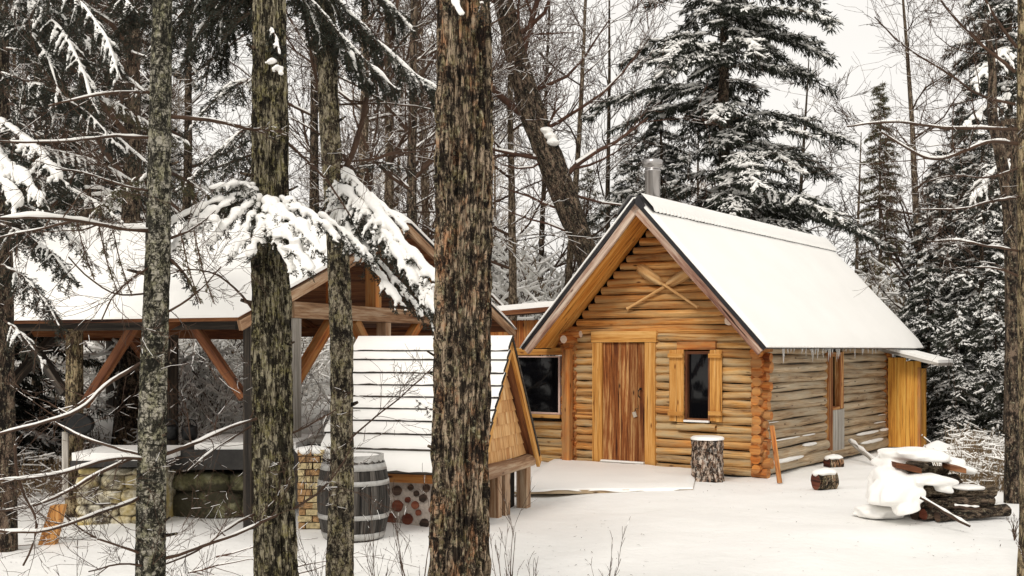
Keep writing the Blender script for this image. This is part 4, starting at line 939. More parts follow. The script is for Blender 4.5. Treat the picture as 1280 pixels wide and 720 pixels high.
rb.hexa([A(0, -.05, ZA-.04), A(0, LNs, ZA-.04), A(HW, LNs, ZE-.04), A(HW, -.05, ZE-.04)]+[x+ZZ*.05 for x in (A(0, -.05, ZA-.04), A(0, LNs, ZA-.04), A(HW, LNs, ZE-.04), A(HW, -.05, ZE-.04))])
ro = rb.build('plank_roof', [M['darkw']], sh); so_ = sb.build('snow', [M['snow']], ro)
# gable: shingles in courses, clipped to the triangle
gm = MB(); z = ZE-.0; k = 0
while z < ZA-.12:
    h2 = .125; g_ = -HW
    while g_ < HW:
        wd = rs.uniform(.07, .14); a, b = g_, g_+wd-.006
        lim0 = (HW-.05)*(ZA-z)/(ZA-ZE); lim1 = (HW-.05)*(ZA-z-h2-.02)/(ZA-ZE)
        al, bl = max(a, -lim0), min(b, lim0); at_, bt = max(a, -lim1), min(b, lim1); at_ = min(at_, bl); bt = max(bt, al)
        if bl-al > .02 and bt >= at_:
            yo = rs.uniform(0, .006); p = [A(al, .10-.022-yo, z), A(bl, .10-.022-yo, z), A(bl, .10, z), A(al, .10, z), A(at_, .10-.008, z+h2+.02), A(bt, .10-.008, z+h2+.02), A(bt, .105, z+h2+.02), A(at_, .105, z+h2+.02)]
            gm.hexa(p)
        g_ += wd
    z += h2; k += 1
gm.build('shingled_gable', [M['shingle']], sh)
mb = MB(); p = [A(-HW+.05, .115, ZE-.0), A(HW-.05, .115, ZE-.0), A(HW-.05, LNs, ZE-.0), A(-HW+.05, LNs, ZE)]; q = [A(-.02, .115, ZA-.08), A(.02, .115, ZA-.08), A(.02, LNs, ZA-.08), A(-.02, LNs, ZA-.08)]; mb.hexa(p+q); mb.build('gable_core', [M['interior']], sh)
for sg in (-1, 1):
    beam(A(0, -.02, ZA-.06), A(sg*(HW+.06), -.02, ZE-.12), .035, .12, M['plank'], 'barge_board', sh)
    beam(A(0, .05, ZA-.10), A(sg*(HW-.02), .05, ZE-.10), .10, .05, M['red_timber'], 'rafter', sh)
# lower log beam, posts, base
mb = MB(); wall_log(mb, A(-HW-.05, .06, ZE-.07), A(HW+.0, .06, ZE-.07), .075, 0, 0, 1); mb.build('gable_beam', [M['timber'], M['endcut']], sh)
beam(A(-HW+.1, -.03, ZE-.075), A(-HW+.1, LNs, ZE-.075), .12, .12, M['orange'], 'eave_beam', sh)
for k, (g_, w2) in enumerate(((.02, .13), (-.2, .10), (-.75, .12), (.8, .12))): beam(A(g_, .08, -.1), A(g_, .08, ZE-.13), w2, w2, M['timber'], 'post', sh)
cw = MB(); g0 = -HW+.16; cw.box(A(g0, .25, -.05), SR*(LNs-.25), SG*.35, ZZ*(ZE-.08), 0)
rs2 = random.Random(8); placed = []
for _ in range(900):
    r_ = rs2.uniform(.02, LNs-.3); z_ = rs2.uniform(.02, ZE-.18); rad = rs2.choice([.03, .04, .05, .06, .07])
    if all(math.hypot(r_-a, z_-b) > rad+c_+.010 for a, b, c_ in placed):
        placed.append((r_, z_, rad)); cc = A(g0, .25+r_, z_); cw.tube([cc+SG*.01, cc-SG*.012-SG*rs2.uniform(0, .015)], [rad, rad*.96], 11, 0+1+int(rs2.random() < .55), True, None, .08)
cw.build('cordwood_wall', [M['mortar'], M['cord_red'], M['cord_dark']], sh)
cw = MB(); cw.box(A(g0+.02, .20, -.05), SG*(2*HW-.35), SR*.04, ZZ*(ZE-.1)); cw.build('inner_wall', [M['interior']], sh)

# ------------------------------------------------------------------ vegetation generators
def rec(rng, p, d, L_, r, lev, out, maxlev, up=.15, kids=5, wob=.25, spread=.8, shrink=.62):
    k = max(3, int(5-lev)); q = np.array(p, float); d = nrm(d); pts = [q.copy()]; 
    for i in range(k):
        d = nrm(d+rng.normal(0, wob, 3)*.5+np.array([0, 0, up*.35])); q = q+d*L_/k; pts.append(q.copy())
        out.append((pts[-2], pts[-1], r*(1-.7*i/k), r*(1-.7*(i+1)/k), lev))
        if lev < maxlev:
            nk = rng.poisson(kids/k)+(1 if i == k-1 else 0)
            for _ in range(nk):
                ax = nrm(rng.normal(0, 1, 3)); nd = nrm(d+ax*spread); f = rng.uniform(0, 1)
                rec(rng, pts[-2]+(pts[-1]-pts[-2])*f, nd, L_*shrink*rng.uniform(.6, 1.15), r*(1-.7*(i+f)/k)*.55, lev+1, out, maxlev, up, kids, wob*1.1, spread, shrink)
def segs_to(mb, out, mat=0, snowmat=None, sides=4, minr=.003, snow_r=1.1, rmin_snow=0, prob=1.0, rng=RNG):
    A_ = np.array([o[0] for o in out]); B_ = np.array([o[1] for o in out]); ra = np.maximum([o[2] for o in out], minr); rb_ = np.maximum([o[3] for o in out], minr*.7)
    thick = ra > minr*2.5
    mb.segs(A_[thick], B_[thick], ra[thick], rb_[thick], max(sides, 5), mat); mb.segs(A_[~thick], B_[~thick], ra[~thick], rb_[~thick], 3, mat)
    if snowmat is not None:
        d = B_-A_; L_ = np.linalg.norm(d, axis=1); fl = (np.abs(d[:, 2])/L_ < .80) & (rng.random(len(A_)) < prob)
        o_ = np.stack([np.zeros(fl.sum()), np.zeros(fl.sum()), ra[fl]*.75], 1)
        mb.segs(A_[fl]+o_, B_[fl]+o_, ra[fl]*snow_r*.95, rb_[fl]*snow_r*.95, 4, snowmat)
def hardwood(rng, Ht, r, lean=(0, 0), first=.35, nl=16, maxlev=3, minr=.008, kids=4, snowp=.6, spread=.7, limb=.3, bend=0.0):
    tr = MB(); k = 12; t = np.linspace(0, 1, k); wv = rng.normal(0, .012*Ht*.25, (k, 2)).cumsum(0)*.35
    pts = np.stack([lean[0]*t+wv[:, 0]+bend*np.sin(t*math.pi), lean[1]*t+wv[:, 1], Ht*t], 1); pts[0, :2] = 0; rad = r*(1-t*.86); rad[0] *= 1.3
    tr.tube(np.concatenate([[pts[0]-[0, 0, .4]], pts]), np.concatenate([[rad[0]*1.1], rad]), 10, 0, False, None, .08, swap=True)
    # bark uv: swap so vertical is v
    out = []
    for i in range(nl):
        s_ = first+(1-first)*(i+rng.random())/nl; s_ = min(s_, .985); p = np.array([np.interp(s_, t, pts[:, q]) for q in range(3)]); az0 = rng.random()*6.283
        d = np.array([math.cos(az0), math.sin(az0), rng.uniform(.25, 1.1)]); rec(rng, p, d, Ht*limb*(1.1-s_*.75)*rng.uniform(.6, 1.2), r*(1-s_*.86)*.42, 0, out, maxlev, .18, kids, .28, spread)
    cr = MB(); segs_to(cr, out, 0, 1, 4, minr, 1.05, prob=snowp, rng=rng); return tr, cr
def conifer(rng, Ht, base_r, r_tr, nbr=110, z0=.05, droop=.35, dens=1.0, snowp=.55, tuft=.16, power=.85, bare=0.0, snowr=.06, up=.1, gap=0.0):
    """spruce / hemlock: drooping limbs carrying hanging sprays of needles with snow lying on top"""
    tr = MB(); t = np.linspace(0, 1, 14); pts = np.stack([rng.normal(0, .02, 14), rng.normal(0, .02, 14), Ht*t], 1); tr.tube(np.concatenate([[[0, 0, -.4]], pts]), np.concatenate([[r_tr*1.1], r_tr*(1-t*.93)]), 10, 0, False, None, .06, swap=True)
    A_, B_, Wv = [], [], []; SA, SB, SRa = [], [], []; br = []; sn = []; FA, FB, FW = [], [], []
    for i in range(nbr):
        s_ = z0+(1-z0)*((i+rng.random())/nbr); z = Ht*s_; Lb = base_r*((1-s_)**power)*rng.uniform(.65, 1.15)+.12
        if rng.random() < gap: Lb *= .45
        az0 = rng.random()*6.283+i*2.4; h = np.array([math.cos(az0), math.sin(az0), 0]); k = 7; tt = np.linspace(0, 1, k)
        dz = up*Lb*tt*1.2-droop*Lb*tt**1.8
        P = np.array([0, 0, z])+h*(Lb*tt)[:, None]+np.array([0, 0, 1])*dz[:, None]+rng.normal(0, .02*Lb, (k, 3))*tt[:, None]
        for q in range(k-1): br.append((P[q], P[q+1], .012+.018*Lb/base_r*(1-q/k), .01, 0))
        sd_ = np.cross(h, [0, 0, 1]); ntw = max(4, int(Lb*9*dens))
        for m in range(ntw):
            f = .15+.85*(m+rng.random())/ntw; p = np.array([np.interp(f, tt, P[:, c2]) for c2 in range(3)]); sg = 1 if m % 2 else -1
            tl = (.18+.42*Lb*(1-f*.75)*.5)*rng.uniform(.6, 1.2); d = nrm(h*.65+sd_*sg*rng.uniform(.4, 1.0)+np.array([0, 0, rng.uniform(-.45, .05)])); e = p+d*tl+np.array([0, 0, -.12*tl])
            nn = max(6, int(tl/.0085*dens)); fr = rng.random(nn); c_ = p+(e-p)*fr[:, None]+rng.normal(0, .022, (nn, 3))
            nd = nrm(d)*.6+rng.normal(0, .5, (nn, 3))+np.array([0, 0, -.55]); nd /= np.linalg.norm(nd, axis=1)[:, None]; ln = tuft*rng.uniform(.5, 1.25, nn)
            A_.append(c_); B_.append(c_+nd*ln[:, None]); wv = np.cross(nd, rng.normal(0, 1, (nn, 3))); wv /= np.linalg.norm(wv, axis=1)[:, None]+1e-6; Wv.append(wv*(ln*.085)[:, None])
            cl = mnoise.noise(Vector((p[0]*1.6, p[1]*1.6, p[2]*2.2)))
            if rng.random() < snowp*(1.0+1.3*cl):
                n3 = max(3, int(nn*.62)); ix = rng.integers(0, nn, n3); hv = nrm(np.array([p[0], p[1], 0])+1e-5)
                c3 = c_[ix]+hv*.018+[0, 0, .02]; d3 = nd[ix]*.75+nrm(d)*.45; d3[:, 2] *= .75; d3 /= np.linalg.norm(d3, axis=1)[:, None]; l3 = ln[ix]*rng.uniform(.3, .75, n3)
                w3 = np.cross(d3, hv*.8+np.array([0, 0, .6])+rng.normal(0, .25, (n3, 3))); w3 /= np.linalg.norm(w3, axis=1)[:, None]+1e-6; FA.append(c3); FB.append(c3+d3*l3[:, None]); FW.append(w3*(l3*.18)[:, None])
            if rng.random() < snowp*(.6+.6*mnoise.noise(Vector((p[0]*1.3, p[1]*1.3, p[2]*1.3)))+.2):
                sr_ = snowr*rng.uniform(.25, .85); SA.append(p+[0, 0, sr_*.25]); SB.append(p+(e-p)*rng.uniform(.6, 1.0)+[0, 0, sr_*.2]); SRa.append(sr_)
                if rng.random() < .6: sn.append((p+(e-p)*rng.uniform(.2, .9)+[0, 0, sr_*.3], sr_*rng.uniform(.8, 1.6)))
    fo = MB(); fo.blades(np.concatenate(A_), np.concatenate(B_), np.concatenate(Wv), 0)
    tw = MB(); segs_to(tr, br, 0, None, 4, .006)
    sm = MB()
    if FA: sm.blades(np.concatenate(FA), np.concatenate(FB), np.concatenate(FW), 0)
    if SA: sm.segs(SA, SB, np.array(SRa), np.array(SRa)*.45, 5, 0)
    if sn: sm.blobs([a for a, _ in sn], np.array([b for _, b in sn]), .5, 0, 5)
    return tr, fo, sm
def proto_parts(tr, parts): return tr, parts
def place(name, proto, loc, rz, sc, label, cat, group=None):
    t = thing(name, loc, label, cat, group); t.rotation_euler = (0, 0, rz); t.scale = (sc, sc, sc)
    for nm, me in proto:
        o = bpy.data.objects.new(nm, me); COL.objects.link(o); o.parent = t
    return t
def mesh_of(mb, name, mats):
    o = mb.build(name, mats); me = o.data; bpy.data.objects.remove(o); return me

# ------------------------------------------------------------------ background conifers
def rg(s): return np.random.default_rng(s)
def conifer_proto(seed, needle, **kw):
    tr, fo, sm = conifer(rg(seed), **kw)
    p = [('trunk', mesh_of(tr, 'trunk', [M['bark_far']])), ('crown', mesh_of(fo, 'crown', [M[needle]]))]
    if sm.v: p.append(('snow', mesh_of(sm, 'snow', [M['snow']])))
    return p
cp_hem = conifer_proto(1, 'needle', Ht=16, base_r=3.5, r_tr=.20, nbr=185, z0=.16, droop=.70, dens=.95, snowp=.95, tuft=.17, power=.36, up=.42, gap=.42, snowr=.075)
cp_hem2 = conifer_proto(2, 'needle', Ht=13, base_r=2.9, r_tr=.19, nbr=170, z0=.24, droop=.5, dens=1.0, snowp=.62, tuft=.16, power=.75, up=.15, gap=.15, snowr=.08)
cp_spr = conifer_proto(3, 'needle_far', Ht=9, base_r=2.3, r_tr=.13, nbr=160, z0=.02, droop=.5, dens=1.1, snowp=.70, tuft=.14, power=.85, up=.12, snowr=.075)
cp_spire = conifer_proto(4, 'needle_br', Ht=13, base_r=1.55, r_tr=.14, nbr=190, z0=.04, droop=.25, dens=1.3, snowp=.35, tuft=.15, power=.80, up=.05, snowr=.05)
cp_olive = conifer_proto(6, 'needle_br', Ht=9, base_r=2.2, r_tr=.12, nbr=140, z0=.02, droop=.4, dens=.9, snowp=.6, tuft=.14, power=.8, up=.15, snowr=.06)
cp_low = conifer_proto(5, 'needle', Ht=4.2, base_r=1.5, r_tr=.06, nbr=80, z0=.01, droop=.55, dens=1.3, snowp=.7, tuft=.13, power=.8, up=.12, snowr=.06)
def at(px, Y, z=None):
    x = PX(px, Y); return (x, Y, gz(x, Y)-.05 if z is None else z)
place('hemlock_tree', cp_hem, at(905, 25.5), .4, 1.0, 'tall snowy hemlock with a straight dark trunk rising behind the cabin roof', 'conifer')
place('spruce_tree', cp_spire, at(1100, 46), 1, .92, 'narrow pointed olive spruce standing alone against the pale sky', 'conifer')
place('hemlock_tree', cp_hem2, at(1262, 27), 2.2, 1.0, 'tall dark conifer at the upper right edge behind the tan trunk', 'conifer')
G1 = 'snow laden conifers right of the cabin'
for k, (px, Y, pr, sc, lab) in enumerate([
    (1228, 21.5, cp_spr, .66, 'dense snow laden spruce right of the yellow lean-to, nearest of the row'),
    (1175, 24.5, cp_spr, .68, 'dark spruce directly behind the yellow lean-to roof'),
    (1290, 23.0, cp_spr, .85, 'snow laden spruce cut off by the right edge of the picture'),
    (1128, 31.0, cp_olive, .42, 'olive snowy spruce whose top shows just right of the cabin roof edge'),
    (1205, 30.0, cp_hem2, .62, 'taller snowy conifer between the lean-to spruce and the right edge'),
    (1060, 35.0, cp_olive, .40, 'small olive snowy conifer just beyond the far end of the cabin ridge'),
    (1025, 40.0, cp_olive, .50, 'faint olive conifer right of the big hemlock behind the ridge')]):
    place('spruce_tree', pr, at(px, Y), k*1.3, sc, lab, 'conifer', G1)
G2 = 'conifers behind the pavilion'
for k, (px, Y, pr, sc, lab) in enumerate([
    (110, 28.0, cp_hem2, .95, 'snowy hemlock behind the left end of the pavilion roof'),
    (170, 33.0, cp_hem2, .9, 'spruce behind the pavilion partly hidden by the spotted trunk'),
    (-60, 15.0, cp_spr, .9, 'dark spruce at the far left edge'),
    (826, 28.0, cp_hem2, .66, 'lower hemlock filling in left of the tall hemlock above the stove pipe'),
    (790, 33.0, cp_hem2, .62, 'low hemlock left of the stove pipe'),
    (735, 36.0, cp_olive, .80, 'greenish conifer top between the leaning trunk and the hemlock')]):
    place('hemlock_tree', pr, at(px, Y), k*2.1+.5, sc, lab, 'conifer', G2)
for k, (px, Y, lab) in enumerate([(1195, 20.0, 'low snowy spruce sapling beside the yellow lean-to wall'), (1245, 19.5, 'low snowy spruce sapling near the reddish trunk at right'), (1160, 21.5, 'low spruce sapling just right of the lean-to corner'), (1290, 18.5, 'low snowy sapling cut by the right edge')]):
    place('spruce_sapling', cp_low, at(px, Y), k*1.7, .62+.09*(k % 3), lab, 'sapling', 'young conifers at the wood edge')

# ------------------------------------------------------------------ background hardwoods
def own_hardwood(name, px, Y, hw, Ht, bark, label, seed, lean=(0, 0), snowp=.5, **kw):
    r = hw/F*Y; tr, cr = hardwood(rg(seed), Ht, r, lean, snowp=snowp, **kw)
    t = thing(name, at(px, Y), label, 'tree', 'bare hardwoods behind the buildings')
    for nm, m_, mats in (('trunk', tr, [M[bark]]), ('crown', cr, [M['twig'], M['snow']])):
        me = mesh_of(m_, nm, mats); o = bpy.data.objects.new(nm, me); COL.objects.link(o); o.parent = t
    return t
HWS = [(450, 20, 9, 11, 'bark_pale', 'pale brown trunk behind the drooping bough left of the widest trunk', (.1, 0)),
 (485, 21, 8, 12, 'bark_pale', 'straight tan trunk second left of the widest trunk', (.0, 0)),
 (512, 18, 9, 12, 'bark_far', 'dark trunk close left of the widest trunk', (.1, 0)),
 (534, 25, 6, 12, 'bark_pale', 'thin trunk touching the left side of the widest trunk', (-.2, 0)),
 (643, 22, 7, 11, 'bark_pale', 'slim grey trunk just right of the widest trunk', (-.2, 0)),
 (698, 26, 6, 12, 'bark_pale', 'pale slender trunk forking against the sky right of the leaning trunk', (.75, 0)),
 (756, 29, 5, 12, 'bark_far', 'thin bare tree with upswept limbs left of the hemlock', (.1, 0)),
 (672, 31, 5, 13, 'bark_far', 'thin dark tree between the widest trunk and the pale slender trunk', (.4, 0)),
 (1158, 27, 7, 11, 'bark_pale', 'bare tree with wide forked branches right of the pointed spruce', (-.6, 0)),
 (985, 33, 5, 10, 'bark_far', 'small bare tree right of the hemlock crown', (.6, 0)),
 (160, 16.5, 15, 12, 'bark_far', 'thick dark trunk seen under the pavilion roof left of the spotted trunk', (.1, 0)),
 (47, 17, 7, 10, 'bark_pale', 'slim orange brown trunk at the left between snowy brush', (0, 0)),
 (395, 24, 8, 12, 'bark_far', 'dark trunk seen between the ridged trunk and the patchy trunk', (0, 0)),
 (225, 24, 7, 13, 'bark_far', 'dark trunk behind the pavilion right of the spotted trunk', (.3, 0)),
 (110, 25, 6, 13, 'bark_far', 'dark thin trunk behind the log post', (0, 0)),
 (1065, 34, 4, 8, 'bark_pale', 'small bare tree left of the pointed spruce', (.3, 0)),
 (572, 28, 6, 13, 'bark_far', 'dark trunk behind the widest trunk', (.2, 0))]
for k, (px, Y, hw, Ht, bk, lab, ln) in enumerate(HWS):
    own_hardwood('bare_tree', px, Y, hw, Ht, bk, lab, 100+k, ln, first=.12 if Y > 20 else .3, nl=18 if px < 640 else 13, maxlev=3, minr=.0045*Y/20, kids=4.2 if px < 640 else 3.0, limb=.30, snowp=.38 if px < 1000 else .12)
# leaning thick trunk
Yl = 21.0; t = thing('leaning_tree', at(790, Yl), 'thick dark trunk leaning left behind the cabin with snow in its fork', 'tree')
pts = [P3(a, b, Yl) for a, b in ((775, 440), (752, 370), (733, 318), (714, 268), (690, 205), (664, 140), (648, 80), (636, 30), (622, -30), (600, -120))]
pts.insert(0, np.array(at(792, Yl)))
mb = MB(); barky(mb, pts, [.27, .26, .25, .235, .24, .25, .25, .22, .19, .17, .13], 30, 0, .12, 4, 1.2, 2, True, None, .05); mb.build('trunk', [M['bark_far']], t)
out = []; rl = rg(77)
for (a, b, dx, dz, L_, r) in ((668, 150, -.9, 1.0, 2.6, .09), (650, 90, .3, 1.2, 2.4, .08), (700, 228, .9, .5, 2.2, .06), (690, 200, -.9, .3, 1.8, .05), (676, 165, .9, .2, 2.4, .04), (640, 50, .9, .6, 2.0, .05), (716, 270, -1, .3, 1.6, .04), (728, 300, -1, .5, 1.8, .03), (706, 240, 1, -.1, 2, .03), (630, 10, -1, .4, 2, .05), (655, 120, 1, .6, 2.2, .04)):
    rec(rl, P3(a, b, Yl), [dx, rl.uniform(-.4, .4), dz], L_, r, 0, out, 3, .15, 3.2, .3, .75)
mb = MB(); segs_to(mb, out, 0, 1, 4, .005, 1.0, prob=.3, rng=rl); mb.build('limbs', [M['twig_red'], M['snow']], t)
mb = MB(); mb.blobs([P3(688, 170, Yl-.2), P3(692, 178, Yl-.22), P3(683, 163, Yl-.2)], .14, .5, 0, 8); o = mb.build('snow', [M['snow']], t); melt(o, .02)

# the far wood: shared meshes, one thing each
fw_p = []
for s_ in range(6):
    tr, cr = hardwood(rg(300+s_), 11.5, .11, (rg(s_).uniform(-.6, .6), 0), first=.15, nl=15, maxlev=2, minr=.010, kids=5, limb=.30, snowp=.42)
    fw_p.append([('trunk', mesh_of(tr, 'trunk', [M['bark_far' if s_ % 2 else 'bark_pale']])), ('crown', mesh_of(cr, 'crown', [M[['twig', 'twig_red', 'twig_tan'][s_ % 3]], M['snow']]))])
rw = random.Random(12)
def in_gap(px): return 990 < px < 1110
for k in range(150):
    Y = rw.uniform(30, 75); px = rw.uniform(-150, 1420)
    if (in_gap(px) or 640 < px < 790) and rw.random() < .6: continue
    lx = 'left part' if px < 400 else ('middle' if px < 800 else 'right part')
    place('distant_tree', fw_p[rw.randrange(6)], at(px, Y), rw.random()*6.28, rw.uniform(.55, 1.0)*(.55 if 225 < px < 430 else .42 if 960 < px < 1190 or 625 < px < 790 else .8 if px > 960 else 1), 'one of many thin bare trees in the snowy far wood', 'tree', 'thin bare trees of the far wood')
far_con = [cp_spr, cp_hem2]
for k in range(60):
    Y = rw.uniform(34, 80); px = rw.uniform(-150, 1420)
    if px < 560 or 1020 < px < 1150: continue
    place('distant_conifer', far_con[k % 2], at(px, Y), rw.random()*6.28, rw.uniform(.3, .5)*(.7 if 620 < px < 1180 else 1.3), 'one of many low dark conifers in the far wood', 'conifer', 'low conifers of the far wood')

# ------------------------------------------------------------------ undergrowth (brush nobody could count)
def brush(seed, n_st, Ht, sp, minr):
    g_ = rg(seed); out = []
    for _ in range(n_st):
        a = g_.random()*6.283; d = np.array([math.cos(a)*sp, math.sin(a)*sp, 1.0]); rec(g_, [g_.normal(0, .12), g_.normal(0, .12), -.1], d, Ht*g_.uniform(.5, 1), minr*2.2, 0, out, 2, -.12, 4, .35, .8, .5)
    m_ = MB(); segs_to(m_, out, 0, 1, 3, minr, 2.5, prob=.9, rng=g_); return m_
def replicate(protos, spots, name, mats, lab):
    mb = MB(); data = []
    for p in protos:
        V = np.concatenate([a for a, _ in p.v]); fs = [(f, m_) for f, m_, _ in p.f]; data.append((V, fs))
    for (x, y, z, s_, rz, k) in spots:
        V, fs = data[k]; c_, s2 = math.cos(rz)*s_, math.sin(rz)*s_; W = np.stack([V[:, 0]*c_-V[:, 1]*s2+x, V[:, 0]*s2+V[:, 1]*c_+y, V[:, 2]*s_+z], 1)
        mb.v.append((W, W[:, [0, 2]])); b = mb.n; mb.n += len(W)
        for f, m_ in fs: mb.f.append((f+b, m_, False))
    o = mb.build(name, mats); return tag(o, lab, 'undergrowth', None, 'stuff')
bp = [brush(500+k, 7, 1.5, .6, .007) for k in range(5)]
spots = []; ru = random.Random(33)
for k in range(600):
    Y = ru.uniform(18.0, 34); px = ru.uniform(-120, 1400) if k % 3 else ru.uniform(540, 780)
    if px < 540 and ru.random() < (.88 if Y < 27 else .6): continue
    if 500 < px < 1180 and Y < 25.5: continue
    if px > 700 and Y < 25.0: Y += 6.5
    x = PX(px, Y); spots.append((x, Y, gz(x, Y), ru.uniform(.8, 2.3) if px < 1100 else ru.uniform(.5, 1.1), ru.random()*6.28, ru.randrange(5)))
replicate(bp, spots, 'undergrowth', [M['twig'], M['snow']], 'tangle of snowy bare brush along the edge of the wood')
spots = []
for k in range(34):
    Y = ru.uniform(15.8, 22); px = ru.uniform(-100, 520); x = PX(px, Y); spots.append((x, Y, gz(x, Y), ru.uniform(.45, 1.15), ru.random()*6.28, ru.randrange(5)))
replicate(bp, spots, 'undergrowth', [M['twig'], M['snow']], 'low snowy brush and stalks behind the open pavilion')
spots = []
for k in range(110):
    Y = ru.uniform(26, 33); px = ru.uniform(1015, 1175) if k % 2 else ru.uniform(600, 760); x = PX(px, Y); spots.append((x, Y, gz(x, Y), ru.uniform(1.0, 2.3), ru.random()*6.28, ru.randrange(5)))
for k in range(60):
    Y = ru.uniform(19, 30); px = ru.uniform(-80, 520); x = PX(px, Y); spots.append((x, Y, gz(x, Y), ru.uniform(.5, 1.3), ru.random()*6.28, ru.randrange(5)))
replicate(bp, spots, 'undergrowth', [M['twig_tan'], M['snow']], 'tan snowy brush beyond the buildings')
gp = []
for k in range(3):
    g_ = rg(600+k); n_ = 26; A_ = g_.normal(0, .10, (n_, 3)); A_[:, 2] = -.03; B_ = A_+np.stack([g_.normal(0, .12, n_), g_.normal(0, .12, n_), g_.uniform(.15, .5, n_)], 1); C_ = B_+np.stack([g_.normal(0, .15, n_), g_.normal(0, .15, n_), g_.uniform(-.12, .06, n_)], 1)
    m_ = MB(); m_.segs(A_, B_, .005, .004, 3, 0); m_.segs(B_, C_, .004, .002, 3, 0); m_.segs(B_[::2]+[0, 0, .004], C_[::2]+[0, 0, .004], .009, .006, 4, 1); gp.append(m_)
spots = []
for k in range(230):
    px = ru.choice([ru.uniform(1185, 1320), ru.uniform(1185, 1320), ru.uniform(-60, 120), ru.uniform(100, 380)]); Y = ru.uniform(13.5, 19) if px > 1000 else ru.uniform(12.8, 17); x = PX(px, Y)
    spots.append((x, Y, gz(x, Y), ru.uniform(.5, 1.1), ru.random()*6.28, ru.randrange(3)))
replicate(gp, spots, 'dead_grass', [M['twig_tan'], M['snow']], 'dry grass and stalks poking through the snow at the wood edge')

# ------------------------------------------------------------------ foreground trunks
def front_tree(name, poly, Y, bark, label, sides, amp, fx, fz, seed, step=.02, base_py=None, name_cat='tree'):
    zb = -.15; pts = [P3(a, b, Y) for a, b, _ in poly]; rad = [h/F*Y for _, _, h in poly]
    last = pts[-1].copy(); last2 = last.copy(); last2[2] = zb; pts.append(last2); rad.append(rad[-1]*1.35)
    pts = pts[::-1]; rad = rad[::-1]; base = pts[0].copy(); base[2] = 0
    t = thing(name, base, label, name_cat); mb = MB(); barky(mb, pts, rad, sides, 0, amp, fx, fz, seed, True, None, step); mb.build('trunk', [M[bark]], t); return t
T1 = front_tree('spotted_trunk_tree', [(207, -90, 11), (203, 0, 12), (200, 150, 13.5), (197, 330, 16), (191, 480, 17.5), (189, 620, 18), (188, 720, 18.5)], 5.6, 'bark1', 'slim spotted grey green trunk with thin snowy side branches, leftmost near trunk', 100, .10, 10, 12, 1)
T2 = front_tree('ridged_trunk_tree', [(332, -90, 20), (336, 0, 21), (338, 150, 22), (338, 330, 23), (341, 560, 25), (346, 720, 28)], 6.2, 'bark2', 'ridged brown and lichen green trunk second from left, carrying snowy hemlock boughs', 150, .22, 12, 3.6, 2, .016)
T3 = front_tree('patchy_trunk_tree', [(402, -90, 12), (406, 0, 12.5), (411, 150, 13), (420, 280, 13.5), (427, 420, 14.5), (428, 560, 14.5), (424, 720, 18)], 7.0, 'bark3', 'slim patchy tan trunk before the barrel, third near trunk from left', 100, .14, 12, 6, 3)
T4 = front_tree('shaggy_trunk_tree', [(579, -90, 33), (580, 0, 34), (581, 200, 34.5), (578, 420, 36), (576, 600, 36), (575, 720, 38)], 5.4, 'bark4', 'widest near trunk with shaggy brown bark in front of the A-frame shed', 230, .24, 11, 3.4, 4, .013)
T5 = front_tree('edge_trunk_tree', [(1282, -90, 11), (1284, 0, 12), (1284, 200, 12), (1287, 450, 13), (1290, 640, 14)], 8.2, 'bark5', 'tan trunk cut off by the right edge of the picture', 60, .10, 4, 1.5, 5, .03)
T6 = front_tree('dark_edge_tree', [(-4, -60, 11), (0, 120, 12), (3, 380, 13), (5, 560, 14), (6, 690, 15)], 9.4, 'bark_far', 'dark trunk cut off by the left edge of the picture', 40, .12, 4, 1.5, 6, .04)
T7 = front_tree('reddish_trunk_tree', [(1262, 150, 9), (1267, 300, 11), (1270, 400, 13), (1270, 500, 14), (1268, 572, 17)], 16.5, 'bark_far', 'dark reddish trunk of a spruce near the right edge behind the woodpile', 40, .12, 3, 1, 7, .05)
T8 = front_tree('forked_edge_tree', [(1232, 30, 4), (1242, 90, 5), (1238, 140, 6), (1252, 200, 7), (1262, 260, 8), (1266, 400, 8)], 12.5, 'bark_far', 'crooked thin trunk rising left of the tan edge trunk', 28, .1, 3, 1, 8, .05)

